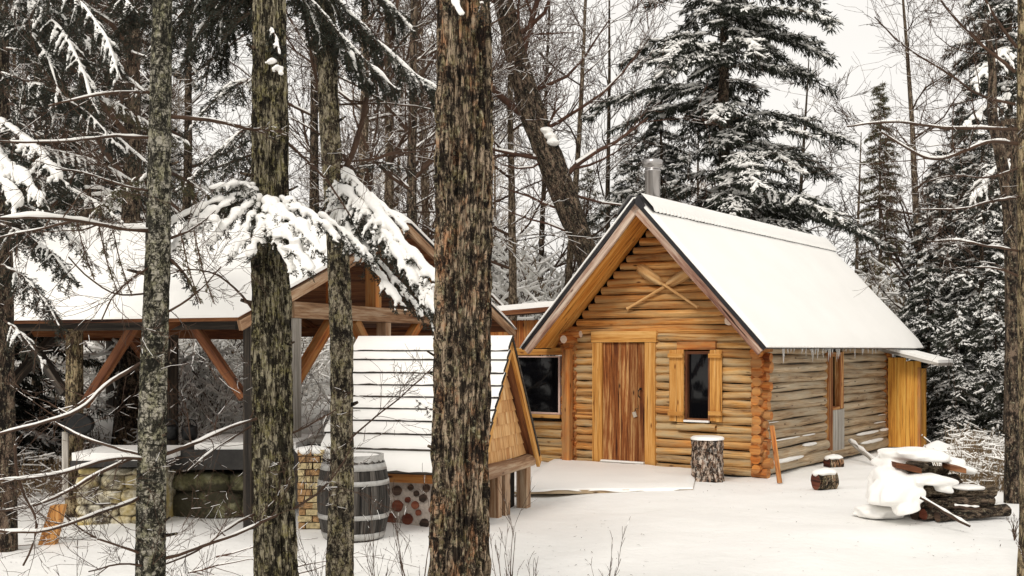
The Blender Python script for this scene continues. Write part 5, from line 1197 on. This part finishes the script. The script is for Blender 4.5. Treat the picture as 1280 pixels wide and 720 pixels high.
def limb(tree, poly, r0, r1, snow=0.0, twigs=3, seed=0, tw_len=.35, mat='twig', snowp=.5, curvy=True, tl2=2):
    """snowy side branch through the given picture points, each with its own distance"""
    P = np.array([P3(*q) for q in poly]); L_ = np.concatenate([[0], np.cumsum(np.linalg.norm(np.diff(P, axis=0), axis=1))]); n_ = max(6, int(L_[-1]/.05)); s_ = np.linspace(0, L_[-1], n_)
    Q_ = np.stack([np.interp(s_, L_, P[:, k]) for k in range(3)], 1); g_ = rg(seed+900)
    for k in range(3):
        pp = np.pad(Q_[:, k], 2, mode='reflect', reflect_type='odd'); Q_[:, k] = np.convolve(pp, np.ones(5)/5, 'valid')
    Q_ += np.cumsum(g_.normal(0, .0022, Q_.shape), 0)
    rr = np.linspace(r0, r1, n_)*(1+.12*g_.random(n_)); mb = MB(); mb.tube(Q_, rr, 8, 0, True, None, .1); out = []
    for k in range(twigs):
        f = g_.uniform(.15, 1); i = int(f*(n_-1)); d = nrm(P[-1]-P[0]); nd = d*.6+g_.normal(0, .55, 3)*[1, .8, 1]+[0, 0, .15]; rec(g_, Q_[i], nd, tw_len*g_.uniform(.5, 1.3), max(.0025, rr[i]*.45), 0, out, tl2, .03, 3.2, .35, .7)
    if out: segs_to(mb, out, 0, 1, 4, .0013, 1.0, prob=snowp*.35, rng=g_)
    o = mb.build('branch', [M[mat], M['snow']], tree)
    if snow:
        mb = MB(); k = 0; v1 = np.array([mnoise.noise(Vector((x*5+seed, 0, 0))) for x in s_]); hh = snow*np.clip(.75+.8*v1, .05, 1.4)
        hh[:2] *= .4; hh[-2:] *= .4; mb.tube(Q_+np.stack([0*hh, 0*hh, rr*.6+hh*.45], 1), np.maximum(hh, .002), 9, 0, True, None, .12, .75); mb.build('snow', [M['snow']], o)
    return o
# spotted trunk: thin branches
for k, (poly, r0, r1, sn, tw) in enumerate([
    ([(194, 289, 5.6), (140, 284, 5.4), (95, 275, 5.2), (40, 271, 5.0), (-20, 270, 4.9)], .010, .006, .017, 5),
    ([(90, 277, 5.2), (50, 286, 5.2), (-15, 302, 5.1)], .006, .003, .008, 3),
    ([(196, 116, 5.6), (150, 114, 5.5), (105, 120, 5.4), (60, 132, 5.3)], .008, .004, .007, 5),
    ([(190, 172, 5.6), (135, 166, 5.4), (95, 177, 5.2), (50, 178, 5.1), (-20, 176, 5.0)], .008, .004, .009, 4),
    ([(205, 145, 5.6), (255, 148, 5.7), (300, 158, 5.9), (330, 162, 6.0)], .010, .007, .007, 3),
    ([(192, 575, 5.6), (140, 572, 5.4), (90, 588, 5.2), (40, 597, 5.1), (-20, 600, 5.0)], .009, .005, .012, 4),
    ([(185, 450, 5.6), (135, 478, 5.5), (105, 512, 5.3), (60, 528, 5.2), (-20, 545, 5.1)], .010, .006, .009, 5),
    ([(186, 566, 5.6), (120, 590, 5.4), (70, 622, 5.3), (20, 637, 5.2), (-20, 640, 5.2)], .009, .005, .008, 5),
    ([(180, 620, 5.6), (120, 642, 5.3), (60, 660, 5.1), (15, 663, 5.0), (-20, 655, 5.0)], .010, .005, .010, 5),
    ([(195, 572, 5.6), (150, 560, 5.7), (100, 545, 5.8), (60, 520, 5.9)], .008, .004, .006, 4),
    ([(200, 395, 5.6), (235, 380, 5.6), (262, 355, 5.7), (275, 335, 5.7)], .006, .003, .0, 5),
    ([(192, 365, 5.6), (150, 375, 5.5), (110, 350, 5.4), (85, 320, 5.3)], .005, .003, .0, 5),
    ([(192, 700, 5.6), (150, 680, 5.5), (110, 672, 5.4), (80, 640, 5.3)], .007, .003, .004, 5),
    ([(20, 556, 5.0), (25, 610, 5.1), (55, 655, 5.2), (30, 705, 5.2)], .007, .004, .006, 3),
    ([(196, 702, 5.6), (240, 688, 5.7), (300, 668, 5.9), (345, 645, 6.1)], .010, .007, .008, 5),
    ([(200, 570, 5.6), (235, 560, 5.7), (275, 540, 5.9), (320, 524, 6.1)], .010, .007, .010, 4),
    ([(200, 712, 5.6), (160, 700, 5.5), (110, 715, 5.3)], .006, .003, 0, 5),
    ([(192, 330, 5.6), (160, 350, 5.4), (135, 372, 5.3), (128, 400, 5.3)], .005, .003, .0, 5),
    ([(192, 240, 5.6), (150, 235, 5.4), (110, 215, 5.3), (70, 215, 5.2)], .006, .003, .006, 6),
    ([(206, 300, 5.6), (240, 290, 5.7), (270, 262, 5.8)], .007, .003, .005, 5)]):
    limb(T1, poly, r0, r1, sn, tw, k)
for k, (poly, r0, r1, sn, tw) in enumerate([
    ([(325, 640, 6.2), (290, 655, 6.0), (250, 690, 5.9), (205, 705, 5.8)], .008, .005, .009, 4),
    ([(360, 640, 6.2), (395, 620, 6.1), (425, 590, 6.0), (440, 560, 6.0)], .007, .003, .0, 5),
    ([(320, 530, 6.2), (270, 560, 6.2), (235, 590, 6.1)], .006, .003, .008, 4),
    ([(355, 545, 6.2), (385, 535, 6.2), (420, 510, 6.2)], .006, .003, .0, 4),
    ([(325, 400, 6.2), (290, 350, 6.1), (250, 330, 6.1), (215, 340, 6.1)], .007, .003, .0, 7),
    ([(350, 170, 6.2), (380, 195, 6.3), (420, 235, 6.4), (440, 270, 6.4)], .008, .004, .0, 6)]):
    limb(T2, poly, r0, r1, sn, tw, k+40)
for k, (poly, r0, r1, sn, tw) in enumerate([
    ([(425, 560, 7.0), (470, 520, 6.8), (520, 480, 6.7), (540, 462, 6.6)], .006, .003, .0, 6),
    ([(415, 130, 7.0), (450, 128, 7.1), (500, 128, 7.2), (560, 140, 7.3)], .007, .004, .004, 6),
    ([(418, 200, 7.0), (455, 205, 7.0), (500, 190, 7.1), (545, 192, 7.2)], .007, .004, .0, 8),
    ([(430, 215, 7.0), (450, 170, 7.0), (460, 120, 7.1), (490, 60, 7.2), (500, -20, 7.3)], .018, .010, .0, 8),
    ([(400, 120, 7.0), (385, 60, 6.9), (375, -20, 6.9)], .010, .006, 0, 5)]):
    limb(T3, poly, r0, r1, sn, tw, k+60)
for k, (poly, r0, r1, sn, tw) in enumerate([
    ([(1272, 162, 8.2), (1235, 160, 8.2), (1195, 160, 8.2), (1165, 158, 8.2), (1120, 152, 8.2), (1060, 158, 8.2)], .013, .006, .012, 7),
    ([(1272, 180, 8.2), (1250, 175, 8.2), (1225, 178, 8.1), (1195, 194, 8.1), (1165, 200, 8.1), (1130, 185, 8.0), (1100, 165, 8.0)], .014, .006, .013, 8),
    ([(1272, 313, 8.2), (1240, 308, 8.1), (1200, 298, 8.1), (1160, 300, 8.0)], .010, .004, .010, 6),
    ([(1272, 345, 8.2), (1255, 335, 8.2), (1220, 335, 8.2)], .009, .004, .009, 5),
    ([(1275, 245, 8.2), (1240, 250, 8.1), (1200, 262, 8.0), (1150, 262, 8.0)], .010, .004, .008, 6),
    ([(1270, 90, 8.2), (1235, 60, 8.2), (1195, 25, 8.2), (1160, -20, 8.2)], .012, .006, .0, 9),
    ([(1268, 130, 8.2), (1220, 120, 8.1), (1180, 90, 8.1), (1130, 60, 8.1), (1090, 20, 8.1)], .010, .004, .0, 10),
    ([(1270, 60, 8.2), (1240, 20, 8.2), (1220, -30, 8.2)], .012, .006, .0, 7),
    ([(1272, 210, 8.2), (1230, 225, 8.1), (1200, 215, 8.1), (1150, 228, 8.1)], .008, .004, .004, 8)]):
    limb(T5, poly, r0, r1, sn, tw, k+80, .6)

# ------------------------------------------------------------------ snowy hemlock boughs near the camera
def bough(tree, poly, spread, seed, dens=1.0, snow=.5, sr=.02, hang=.5, nl=.020, stem_snow=.0, sag=.1, extra=(), r0=.010, vox=.007, sub=4, needle='needle'):
    g_ = rg(seed+2000); P = np.array([P3(*q) for q in poly]); L_ = np.concatenate([[0], np.cumsum(np.linalg.norm(np.diff(P, axis=0), axis=1))]); n_ = max(8, int(L_[-1]/.04)); s_ = np.linspace(0, L_[-1], n_)
    Q_ = np.stack([np.interp(s_, L_, P[:, k]) for k in range(3)], 1)
    for k in range(3):
        pp = np.pad(Q_[:, k], 3, mode='reflect', reflect_type='odd'); Q_[:, k] = np.convolve(pp, np.ones(7)/7, 'valid')
    mb = MB(); mb.tube(Q_, np.linspace(r0, .003, n_), 7, 0); A_, B_, Wv = [], [], []; SG_ = []; segl = []
    dT = np.gradient(Q_, axis=0); dT /= np.linalg.norm(dT, axis=1)[:, None]
    ntw = int(L_[-1]*26*dens)
    def needles(p, e, n2, ln):
        nn = max(3, int(np.linalg.norm(e-p)/.0042*n2)); f = g_.random(nn)[:, None]; c_ = p+(e-p)*f; ax = nrm(e-p)
        nd = g_.normal(0, 1, (nn, 3))*[1, 1, .55]+ax*.9; nd /= np.linalg.norm(nd, axis=1)[:, None]; l2 = ln*g_.uniform(.6, 1.15, nn); wv = np.cross(nd, g_.normal(0, 1, (nn, 3))); wv /= np.linalg.norm(wv, axis=1)[:, None]+1e-6
        A_.append(c_); B_.append(c_+nd*l2[:, None]); Wv.append(wv*(l2*.13)[:, None])
    for m in range(ntw):
        f = .04+.96*(m+g_.random())/ntw; i = min(n_-1, int(f*(n_-1))); p = Q_[i]; d = dT[i]; sd_ = np.cross(d, [0, 0, 1]); sd_ /= np.linalg.norm(sd_)+1e-6; sg = 1 if m % 2 else -1
        tl = spread*(1-f*.65)*g_.uniform(.5, 1.2)*(.5+.5*min(1, f*6)); dd = nrm(d*.75+sd_*sg*g_.uniform(.2, .9)+np.array([0, 0, -hang*g_.uniform(.2, 1.3)])); mid = p+dd*tl*.5; e = mid+nrm(dd+np.array([0, 0, -hang*.5]))*tl*.5
        segl += [(p, mid, .0028, .002, 0), (mid, e, .002, .001, 0)]; needles(p, mid, dens, nl); needles(mid, e, dens, nl)
        subs = []
        for q in range(sub):
            ff = g_.uniform(.1, .95); b = p+(mid-p)*ff*2 if ff < .5 else mid+(e-mid)*(ff-.5)*2; sl = tl*.38*(1.1-ff)*g_.uniform(.6, 1.3)+.02; d2 = nrm(dd*.7+g_.normal(0, .55, 3)*[1, 1, .5]+[0, 0, -hang*.5]); e2 = b+d2*sl; segl.append((b, e2, .0015, .001, 0)); needles(b, e2, dens, nl); subs.append((b, e2))
        if g_.random() < snow*(1.0+1.2*mnoise.noise(Vector(p*3))):
            rs_ = sr*g_.uniform(.35, .95); a_ = p+(mid-p)*g_.uniform(0, .4); SG_.append((a_, mid, rs_, rs_*.9)); SG_.append((mid, mid+(e-mid)*g_.uniform(.4, .9), rs_*.9, rs_*.4))
            for (b, e2) in subs[:2]: SG_.append((b, b+(e2-b)*.7, rs_*.6, rs_*.35))
    fo = MB(); segs_to(mb, segl, 0, None, 3, .0012)
    mb.blades(np.concatenate(A_), np.concatenate(B_), np.concatenate(Wv), 1); bo = mb.build('bough', [M['twig'], M[needle]], tree)
    sm = MB()
    for (a_, b_, ra, rb_) in SG_:
        k = max(2, int(np.linalg.norm(b_-a_)/(ra*.8))); tt = np.linspace(0, 1, k); sm.blobs(a_+(b_-a_)*tt[:, None]+np.array([0, 0, ra*.35]), (ra+(rb_-ra)*tt)*g_.uniform(.6, 1.25, k), .7, 0, 8)
    if stem_snow:
        k = int(L_[-1]/(stem_snow*.6)); fi = np.linspace(.02, .98, k); c_ = np.stack([np.interp(fi, s_/s_[-1], Q_[:, q]) for q in range(3)], 1); hh = stem_snow*np.clip(.8+.9*np.array([mnoise.noise(Vector((x*9+seed, 1, 0))) for x in fi]), .15, 1.5); c_[:, 2] += hh*.4; sm.blobs(c_, hh, .8, 0, 8)
    for (px, py, Y, r, sq) in extra:
        for q in range(9): sm.blobs([P3(px, py, Y)+g_.uniform(-.75, .75, 3)*r*np.array([1, .7, .35+.25*sq])], r*g_.uniform(.3, .62), sq, 0, 12)
    if sm.v: o = sm.build('snow', [M['snow']], bo); melt(o, vox*.85, 12 if len(extra) else 3, .5)
    return bo
# big snowy bough drooping from the ridged trunk to the widest trunk
bough(T3, [(415, 225, 7.0), (445, 250, 6.6), (480, 290, 6.3), (520, 340, 6.1), (560, 395, 5.9), (586, 430, 5.8)], .30, 1, 1.2, .75, .028, .75, .02, .035)
bough(T3, [(400, 268, 6.2), (425, 285, 6.2), (450, 305, 6.2), (470, 335, 6.2)], .20, 36, 1.2, .7, .026, .7, .022, .024)
bough(T3, [(430, 245, 6.8), (470, 285, 6.4), (505, 330, 6.1), (535, 372, 6.0), (552, 400, 5.9)], .28, 37, 1.3, .6, .026, .85, .024, .03)
bough(T3, [(412, 238, 7.0), (428, 275, 6.6), (455, 320, 6.4), (480, 350, 6.3), (500, 380, 6.2)], .24, 2, 1.2, .8, .030, .7, .02, .03)
bough(T3, [(410, 250, 7.0), (440, 265, 6.7), (480, 305, 6.5), (520, 362, 6.4), (548, 410, 6.3)], .26, 3, 1.1, .75, .028, .8, .02, .03)
bough(T3, [(418, 262, 7.0), (440, 290, 6.6), (465, 318, 6.5), (490, 345, 6.4), (515, 372, 6.3), (530, 400, 6.3)], .22, 32, 1.3, .5, .024, .9, .022, .02)
bough(T3, [(430, 215, 7.0), (470, 262, 6.4), (505, 305, 6.2), (540, 345, 6.0), (575, 375, 5.9), (592, 392, 5.85)], .26, 33, 1.2, .85, .034, .7, .02, .04)
bough(T3, [(425, 205, 7.0), (450, 232, 6.7), (485, 262, 6.5), (510, 290, 6.4)], .18, 34, 1.1, .5, .022, .7, .02, .02)
bough(T3, [(520, 500, 6.3), (535, 505, 6.2), (550, 540, 6.1)], .06, 31, 1.0, .6, .012, .4, .014, .009, r0=.003)
# fans of loaded twigs at the ridged trunk
for k, (poly, sp_, st) in enumerate([
    ([(335, 250, 6.2), (350, 262, 5.9), (378, 285, 5.7), (405, 318, 5.6)], .20, .034),
    ([(333, 252, 6.1), (345, 272, 5.85), (365, 300, 5.7), (390, 340, 5.6)], .20, .036),
    ([(333, 256, 6.1), (338, 280, 5.85), (350, 305, 5.75), (366, 338, 5.7)], .18, .036),
    ([(333, 262, 6.1), (326, 282, 5.85), (320, 300, 5.8), (312, 322, 5.8)], .16, .030),
    ([(345, 245, 6.2), (372, 258, 6.0), (398, 272, 5.9), (425, 300, 5.9)], .20, .026),
    ([(325, 240, 6.2), (300, 246, 6.0), (270, 262, 5.85), (232, 288, 5.75)], .20, .034),
    ([(325, 232, 6.2), (302, 232, 6.0), (282, 226, 5.9), (262, 236, 5.85)], .16, .022),
    ([(325, 246, 6.1), (305, 260, 5.95), (282, 280, 5.85), (262, 306, 5.8)], .18, .034),
    ([(325, 252, 6.1), (312, 275, 5.9), (300, 298, 5.85), (290, 322, 5.8)], .16, .026),
    ([(300, 244, 6.0), (270, 250, 5.9), (238, 262, 5.8), (205, 285, 5.7)], .16, .024),
    ([(235, 288, 5.75), (220, 300, 5.7), (208, 318, 5.65)], .12, .016)]):
    bough(T2, poly, sp_, 400+k, 1.15, .85, .030, .62, .022, st, extra=[] if k not in (1, 5) else ([(352, 290, 5.75, .07, .4), (368, 305, 5.7, .07, .4), (382, 322, 5.68, .05, .4)] if k == 1 else [(262, 272, 5.8, .06, .4), (245, 284, 5.75, .05, .4)]))
bough(T2, [(345, 75, 6.2), (342, 78, 6.0), (345, 90, 5.98)], .05, 61, .8, 0, .01, .4, .014, 0, extra=[(338, 76, 6.0, .034, .8), (347, 86, 6.0, .032, .8), (352, 92, 6.0, .02, .6)], r0=.004)
# dark hanging mass top centre
for k, (poly, sp_, sn_, st) in enumerate([
    ([(345, -60, 6.4), (400, -20, 6.6), (440, 20, 6.7), (480, 60, 6.8), (520, 95, 6.9), (550, 118, 7.0)], .40, .35, .022),
    ([(345, -40, 6.4), (390, 0, 6.4), (430, 50, 6.5), (470, 90, 6.6), (500, 115, 6.6)], .38, .25, .018),
    ([(345, -50, 6.6), (380, -10, 6.8), (405, 40, 6.9), (440, 80, 7.0), (470, 112, 7.0)], .36, .15, .012),
    ([(345, -80, 6.5), (420, -50, 6.8), (470, -10, 7.0), (510, 30, 7.2)], .40, .25, .018),
    ([(325, -60, 6.4), (290, -40, 6.8), (250, -10, 7.0), (215, 30, 7.2), (195, 60, 7.3)], .50, .12, .008),
    ([(325, -40, 6.4), (300, -20, 6.7), (270, 10, 6.9), (245, 45, 7.0), (235, 80, 7.1)], .48, .10, .008),
    ([(325, -50, 6.5), (310, -20, 6.9), (295, 20, 7.1), (280, 60, 7.2), (275, 95, 7.2)], .42, .10, .0),
    ([(325, -80, 6.5), (260, -50, 7.2), (200, -20, 7.4), (165, 10, 7.5), (150, 40, 7.5)], .50, .15, .01),
    ([(325, 0, 6.4), (330, 20, 6.2), (345, 40, 6.1), (350, 70, 6.0)], .22, .3, .01)]):
    bough(T2, poly, sp_, 10+k, 1.35, sn_, .020, .9, .026, st, needle='needle', sub=5)
# widest trunk: sprig at the top
bough(T4, [(585, -60, 5.4), (570, -25, 5.2), (560, 0, 5.1), (578, 20, 5.05)], .10, 40, .8, .8, .016, .5, .018, .02)
bough(T4, [(600, -50, 5.35), (606, -15, 5.2), (600, 20, 5.1)], .12, 41, 1.1, .2, .014, .6, .018, .0)
# upper left boughs from the dark edge tree
for k, (poly, sp_, sn_, st) in enumerate([
    ([(0, -60, 9.2), (50, -40, 8.6), (100, 0, 8.0), (135, 50, 7.6), (150, 100, 7.4)], .55, .75, .025),
    ([(0, -20, 9.2), (40, 0, 8.6), (80, 40, 8.1), (105, 90, 7.8), (115, 130, 7.6)], .55, .8, .025),
    ([(0, 20, 9.2), (30, 30, 8.8), (60, 70, 8.2), (75, 120, 8.0)], .50, .7, .02),
    ([(0, -80, 9.2), (80, -60, 8.4), (140, -20, 8.0), (175, 20, 7.6)], .55, .5, .02),
    ([(0, 150, 9.2), (20, 165, 8.4), (50, 190, 7.8), (75, 225, 7.4)], .45, .9, .035),
    ([(-20, 170, 9.0), (0, 200, 7.6), (30, 225, 7.2), (55, 250, 7.0)], .40, 1.0, .05),
    ([(-20, 190, 9.0), (-5, 215, 7.4), (15, 240, 7.1), (25, 262, 7.0)], .40, 1.0, .05),
    ([(0, 280, 9.3), (30, 290, 8.8), (70, 320, 8.4), (90, 350, 8.2)], .45, .5, .02),
    ([(0, 330, 9.3), (30, 345, 9.0), (60, 380, 8.8), (75, 410, 8.7)], .45, .35, .02),
    ([(0, 90, 9.2), (60, 110, 8.6), (110, 140, 8.2), (150, 185, 8.0)], .50, .6, .02)]):
    bough(T6, poly, sp_, 60+k, 1.0, sn_*.8, .020 if k < 4 or k > 6 else .034, .75, .030, st*.6 if k < 4 or k > 6 else st, vox=.008, sub=5)
for k, (tr_, poly, sp_, sn_, st) in enumerate([
    (T6, [(10, 215, 9.2), (60, 225, 8.8), (110, 245, 8.5), (150, 275, 8.3)], .42, .6, .014),
    (T6, [(10, 250, 9.2), (50, 265, 8.9), (90, 295, 8.7), (115, 330, 8.6)], .40, .5, .012),
    (T6, [(10, 130, 9.2), (80, 140, 8.7), (140, 165, 8.4), (185, 205, 8.2)], .42, .6, .014),
    (T6, [(5, 60, 9.2), (90, 70, 8.8), (160, 95, 8.6), (200, 135, 8.5)], .45, .5, .014),
    (T6, [(5, 400, 9.3), (30, 420, 9.0), (55, 455, 8.9)], .35, .3, .01),
    (T2, [(325, 95, 6.2), (295, 105, 6.6), (262, 130, 6.9), (235, 165, 7.1)], .26, .7, .014),
    (T2, [(325, 150, 6.2), (300, 165, 6.5), (270, 190, 6.8), (240, 225, 7.0)], .26, .6, .014),
    (T1, [(210, 215, 5.6), (235, 225, 5.8), (262, 245, 6.0), (285, 270, 6.1)], .18, .5, .010),
    (T1, [(190, 215, 5.6), (165, 225, 5.8), (135, 245, 6.0), (110, 275, 6.1)], .18, .6, .010),
    (T6, [(10, 100, 9.2), (90, 110, 8.9), (150, 130, 8.7), (195, 160, 8.6), (240, 180, 8.6)], .40, .6, .012),
    (T6, [(10, 180, 9.2), (80, 190, 8.9), (130, 205, 8.7), (180, 235, 8.6), (215, 262, 8.6)], .38, .7, .014),
    (T6, [(5, 0, 9.2), (60, 15, 8.8), (110, 45, 8.6), (140, 80, 8.5)], .5, .4, .010),
    (T2, [(325, -20, 6.4), (285, -10, 7.2), (235, 20, 7.4), (205, 50, 7.5)], .50, .12, .0),
    (T2, [(325, -60, 6.4), (255, -40, 7.4), (205, 0, 7.6), (170, 50, 7.7)], .50, .15, .0),
    (T2, [(325, 10, 6.4), (300, 20, 7.0), (275, 50, 7.3), (255, 95, 7.4)], .42, .12, .0),
    (T2, [(325, 190, 6.2), (295, 200, 6.6), (255, 215, 6.9), (218, 240, 7.1)], .26, .6, .012),
    (T1, [(208, 320, 5.6), (225, 330, 5.6), (240, 352, 5.6), (248, 378, 5.6)], .11, .1, .0),
    (T3, [(425, 225, 7.0), (450, 205, 7.2), (480, 200, 7.3), (520, 215, 7.4)], .20, .4, .008)]):
    bough(tr_, poly, sp_, 150+k, .85, sn_, .020, .7, .026, st, vox=.008, sub=4, needle='needle_br' if k in (7, 8, 9) else 'needle')
# fine hanging sprigs over the pavilion snow
for k, (px, py) in enumerate([(100, 300), (130, 318), (147, 320), (233, 330), (250, 330)]):
    bough(T1, [(px-8, py-42, 5.5), (px, py-10, 5.45), (px+6, py+28, 5.45), (px+18, py+50, 5.45)], .07, 90+k, .9, .0, .01, .7, .022, 0, r0=.003, sub=2, needle='needle_br')
# dark bough masses on the right edge
for k, (poly, sp_) in enumerate([([(1262, 60, 14), (1240, 80, 13.6), (1215, 105, 13.3)], .6), ([(1262, 120, 14), (1235, 130, 13.6), (1205, 160, 13.2)], .6), ([(1262, 200, 14), (1240, 215, 13.6), (1215, 250, 13.2)], .6)]):
    bough(T7, poly, sp_, 120+k, .55, .7, .05, .6, .06, .04, vox=.016, sub=3)

# ------------------------------------------------------------------ saplings in the foreground snow
def sapling(px, py, Y, top, label, seed, n_=4, lean=0.0):
    b = np.array([PX(px, Y), Y, 0]); t = thing('bare_sapling', b, label, 'sapling', 'bare saplings in the foreground snow'); g_ = rg(seed+3000); out = []; hh = PZ(top, Y)*.72
    for i in range(n_):
        rec(g_, b+[0, 0, -.03], [lean+g_.uniform(-.22, .22), g_.uniform(-.2, .2), 1], hh*g_.uniform(.65, 1), .006, 0, out, 2, .05, 3, .16, .38, .4)
    mb = MB(); segs_to(mb, out, 0, 1, 4, .0015, 1.2, prob=.35, rng=g_); mb.build('stems', [M['twig'], M['snow']], t)
for k, a in enumerate([(632, 0, 6.9, 590, 'branching sapling at the foot of the shed post', 5), (733, 0, 6.2, 628, 'slim forked sapling in the open snow right of the shed', 2), (757, 0, 6.0, 672, 'low wispy sapling rightmost in the open snow', 2), (478, 0, 6.6, 600, 'thin sapling stems before the barrel', 3), (398, 0, 6.4, 620, 'thin sapling between the ridged and patchy trunks', 3), (520, 0, 7.0, 580, 'sapling stems before the cordwood wall', 3), (250, 0, 6.4, 640, 'low twiggy sapling right of the spotted trunk', 3), (90, 0, 6.0, 650, 'low twiggy sapling at bottom left', 3), (655, 0, 6.0, 670, 'low tangle of stems right of the widest trunk', 4), (1290, 0, 8, 650, 'twiggy stems at the bottom right corner', 3)]):
    sapling(a[0], a[1], a[2], a[3], a[4], k, a[5])
# small twig clump half buried at right
sapling(1268, 0, 10.2, 628, 'short dark stems poking from the snow right of the woodpile', 30, 6)

# ------------------------------------------------------------------ needle litter and bark crumbs on the snow
g_ = rg(9000); A_ = []
for (cx, cy, sp_, n_) in ((-1.9, 7.5, 1.8, 420), (.1, 7.2, 1.2, 220), (-3.5, 9.5, 1.6, 260), (2.2, 9.5, 2.4, 60), (4.4, 10.6, .8, 90), (3.6, 13.6, 1.2, 70), (-1.2, 9.6, 1.0, 200)):
    A_.append(np.stack([g_.normal(cx, sp_, n_), g_.normal(cy, sp_, n_)], 1))
A_ = np.concatenate(A_); A_ = A_[(A_[:, 1] > 5) & ((A_[:, 0]-3.3)*.57+(A_[:, 1]-14.9)*.82 < -.4)]
A3 = np.array([[x, y, gz(x, y)+.008] for x, y in A_]); d = g_.normal(0, 1, A3.shape); d[:, 2] *= .15; d /= np.linalg.norm(d, axis=1)[:, None]; ln = g_.choice([.015, .02, .03, .05], len(A3)); wv = np.cross(d, [0, 0, 1.]); wv /= np.linalg.norm(wv, axis=1)[:, None]
mb = MB(); mb.blades(A3, A3+d*ln[:, None], wv*(.004)); o = mb.build('needle_litter', [M['twig']]); tag(o, 'scattered fallen needles and bark crumbs on the snow', 'litter', None, 'stuff')
for k, (px, Y, ln, az_) in enumerate([(300, 8.2, .9, .3), (270, 9.0, .7, -.2), (345, 8.6, .5, .5), (235, 8.4, .6, .1)]):
    b = np.array([PX(px, Y), Y, gz(PX(px, Y), Y)+.02]); e = b+np.array([math.cos(az_), math.sin(az_), .12])*ln; out = []; rec(rg(9100+k), b, e-b, ln, .008, 0, out, 1, .0, 4, .15, .6, .5)
    t = thing('fallen_branch', b, ['longest fallen branch on the snow between the spotted and ridged trunks', 'fallen branch nearest the stone counter', 'short fallen branch at the foot of the ridged trunk', 'fallen twig just right of the spotted trunk'][k], 'branch'); mb = MB(); segs_to(mb, out, 0, 1, 4, .0025, 1.1, prob=.6, rng=g_); mb.build('wood', [M['twig_red'], M['snow']], t)

# broken branch stubs on the near trunks
rk = random.Random(44)
for tr_, px_f, Y, hw_, n_ in ((T2, lambda y: 338+(y-150)*.012, 6.2, 24, 6), (T3, lambda y: 411+(y-150)*.045, 7.0, 14, 5), (T4, lambda y: 581-(y-200)*.012, 5.4, 35, 7), (T1, lambda y: 203-y*.02, 5.6, 16, 6)):
    for k in range(n_):
        py = rk.uniform(60, 690); sg = rk.choice([-1, 1]); c_ = P3(px_f(py), py, Y); d = nrm([sg, -rk.uniform(.1, .8), rk.uniform(.1, .5)]); r = hw_/F*Y; a = c_+d*np.array([r*.85, r*.85, r*.3]); ln = rk.uniform(.03, .09)
        mb = MB(); rr = rk.uniform(.006, .013); mb.tube([a-d*.02, a+d*ln*.5, a+d*ln+ZZ*.005], [rr*1.4, rr, rr*.7], 8, 0, True, None, .12); mb.build('branch_stub', [M['bark_far']], tr_)
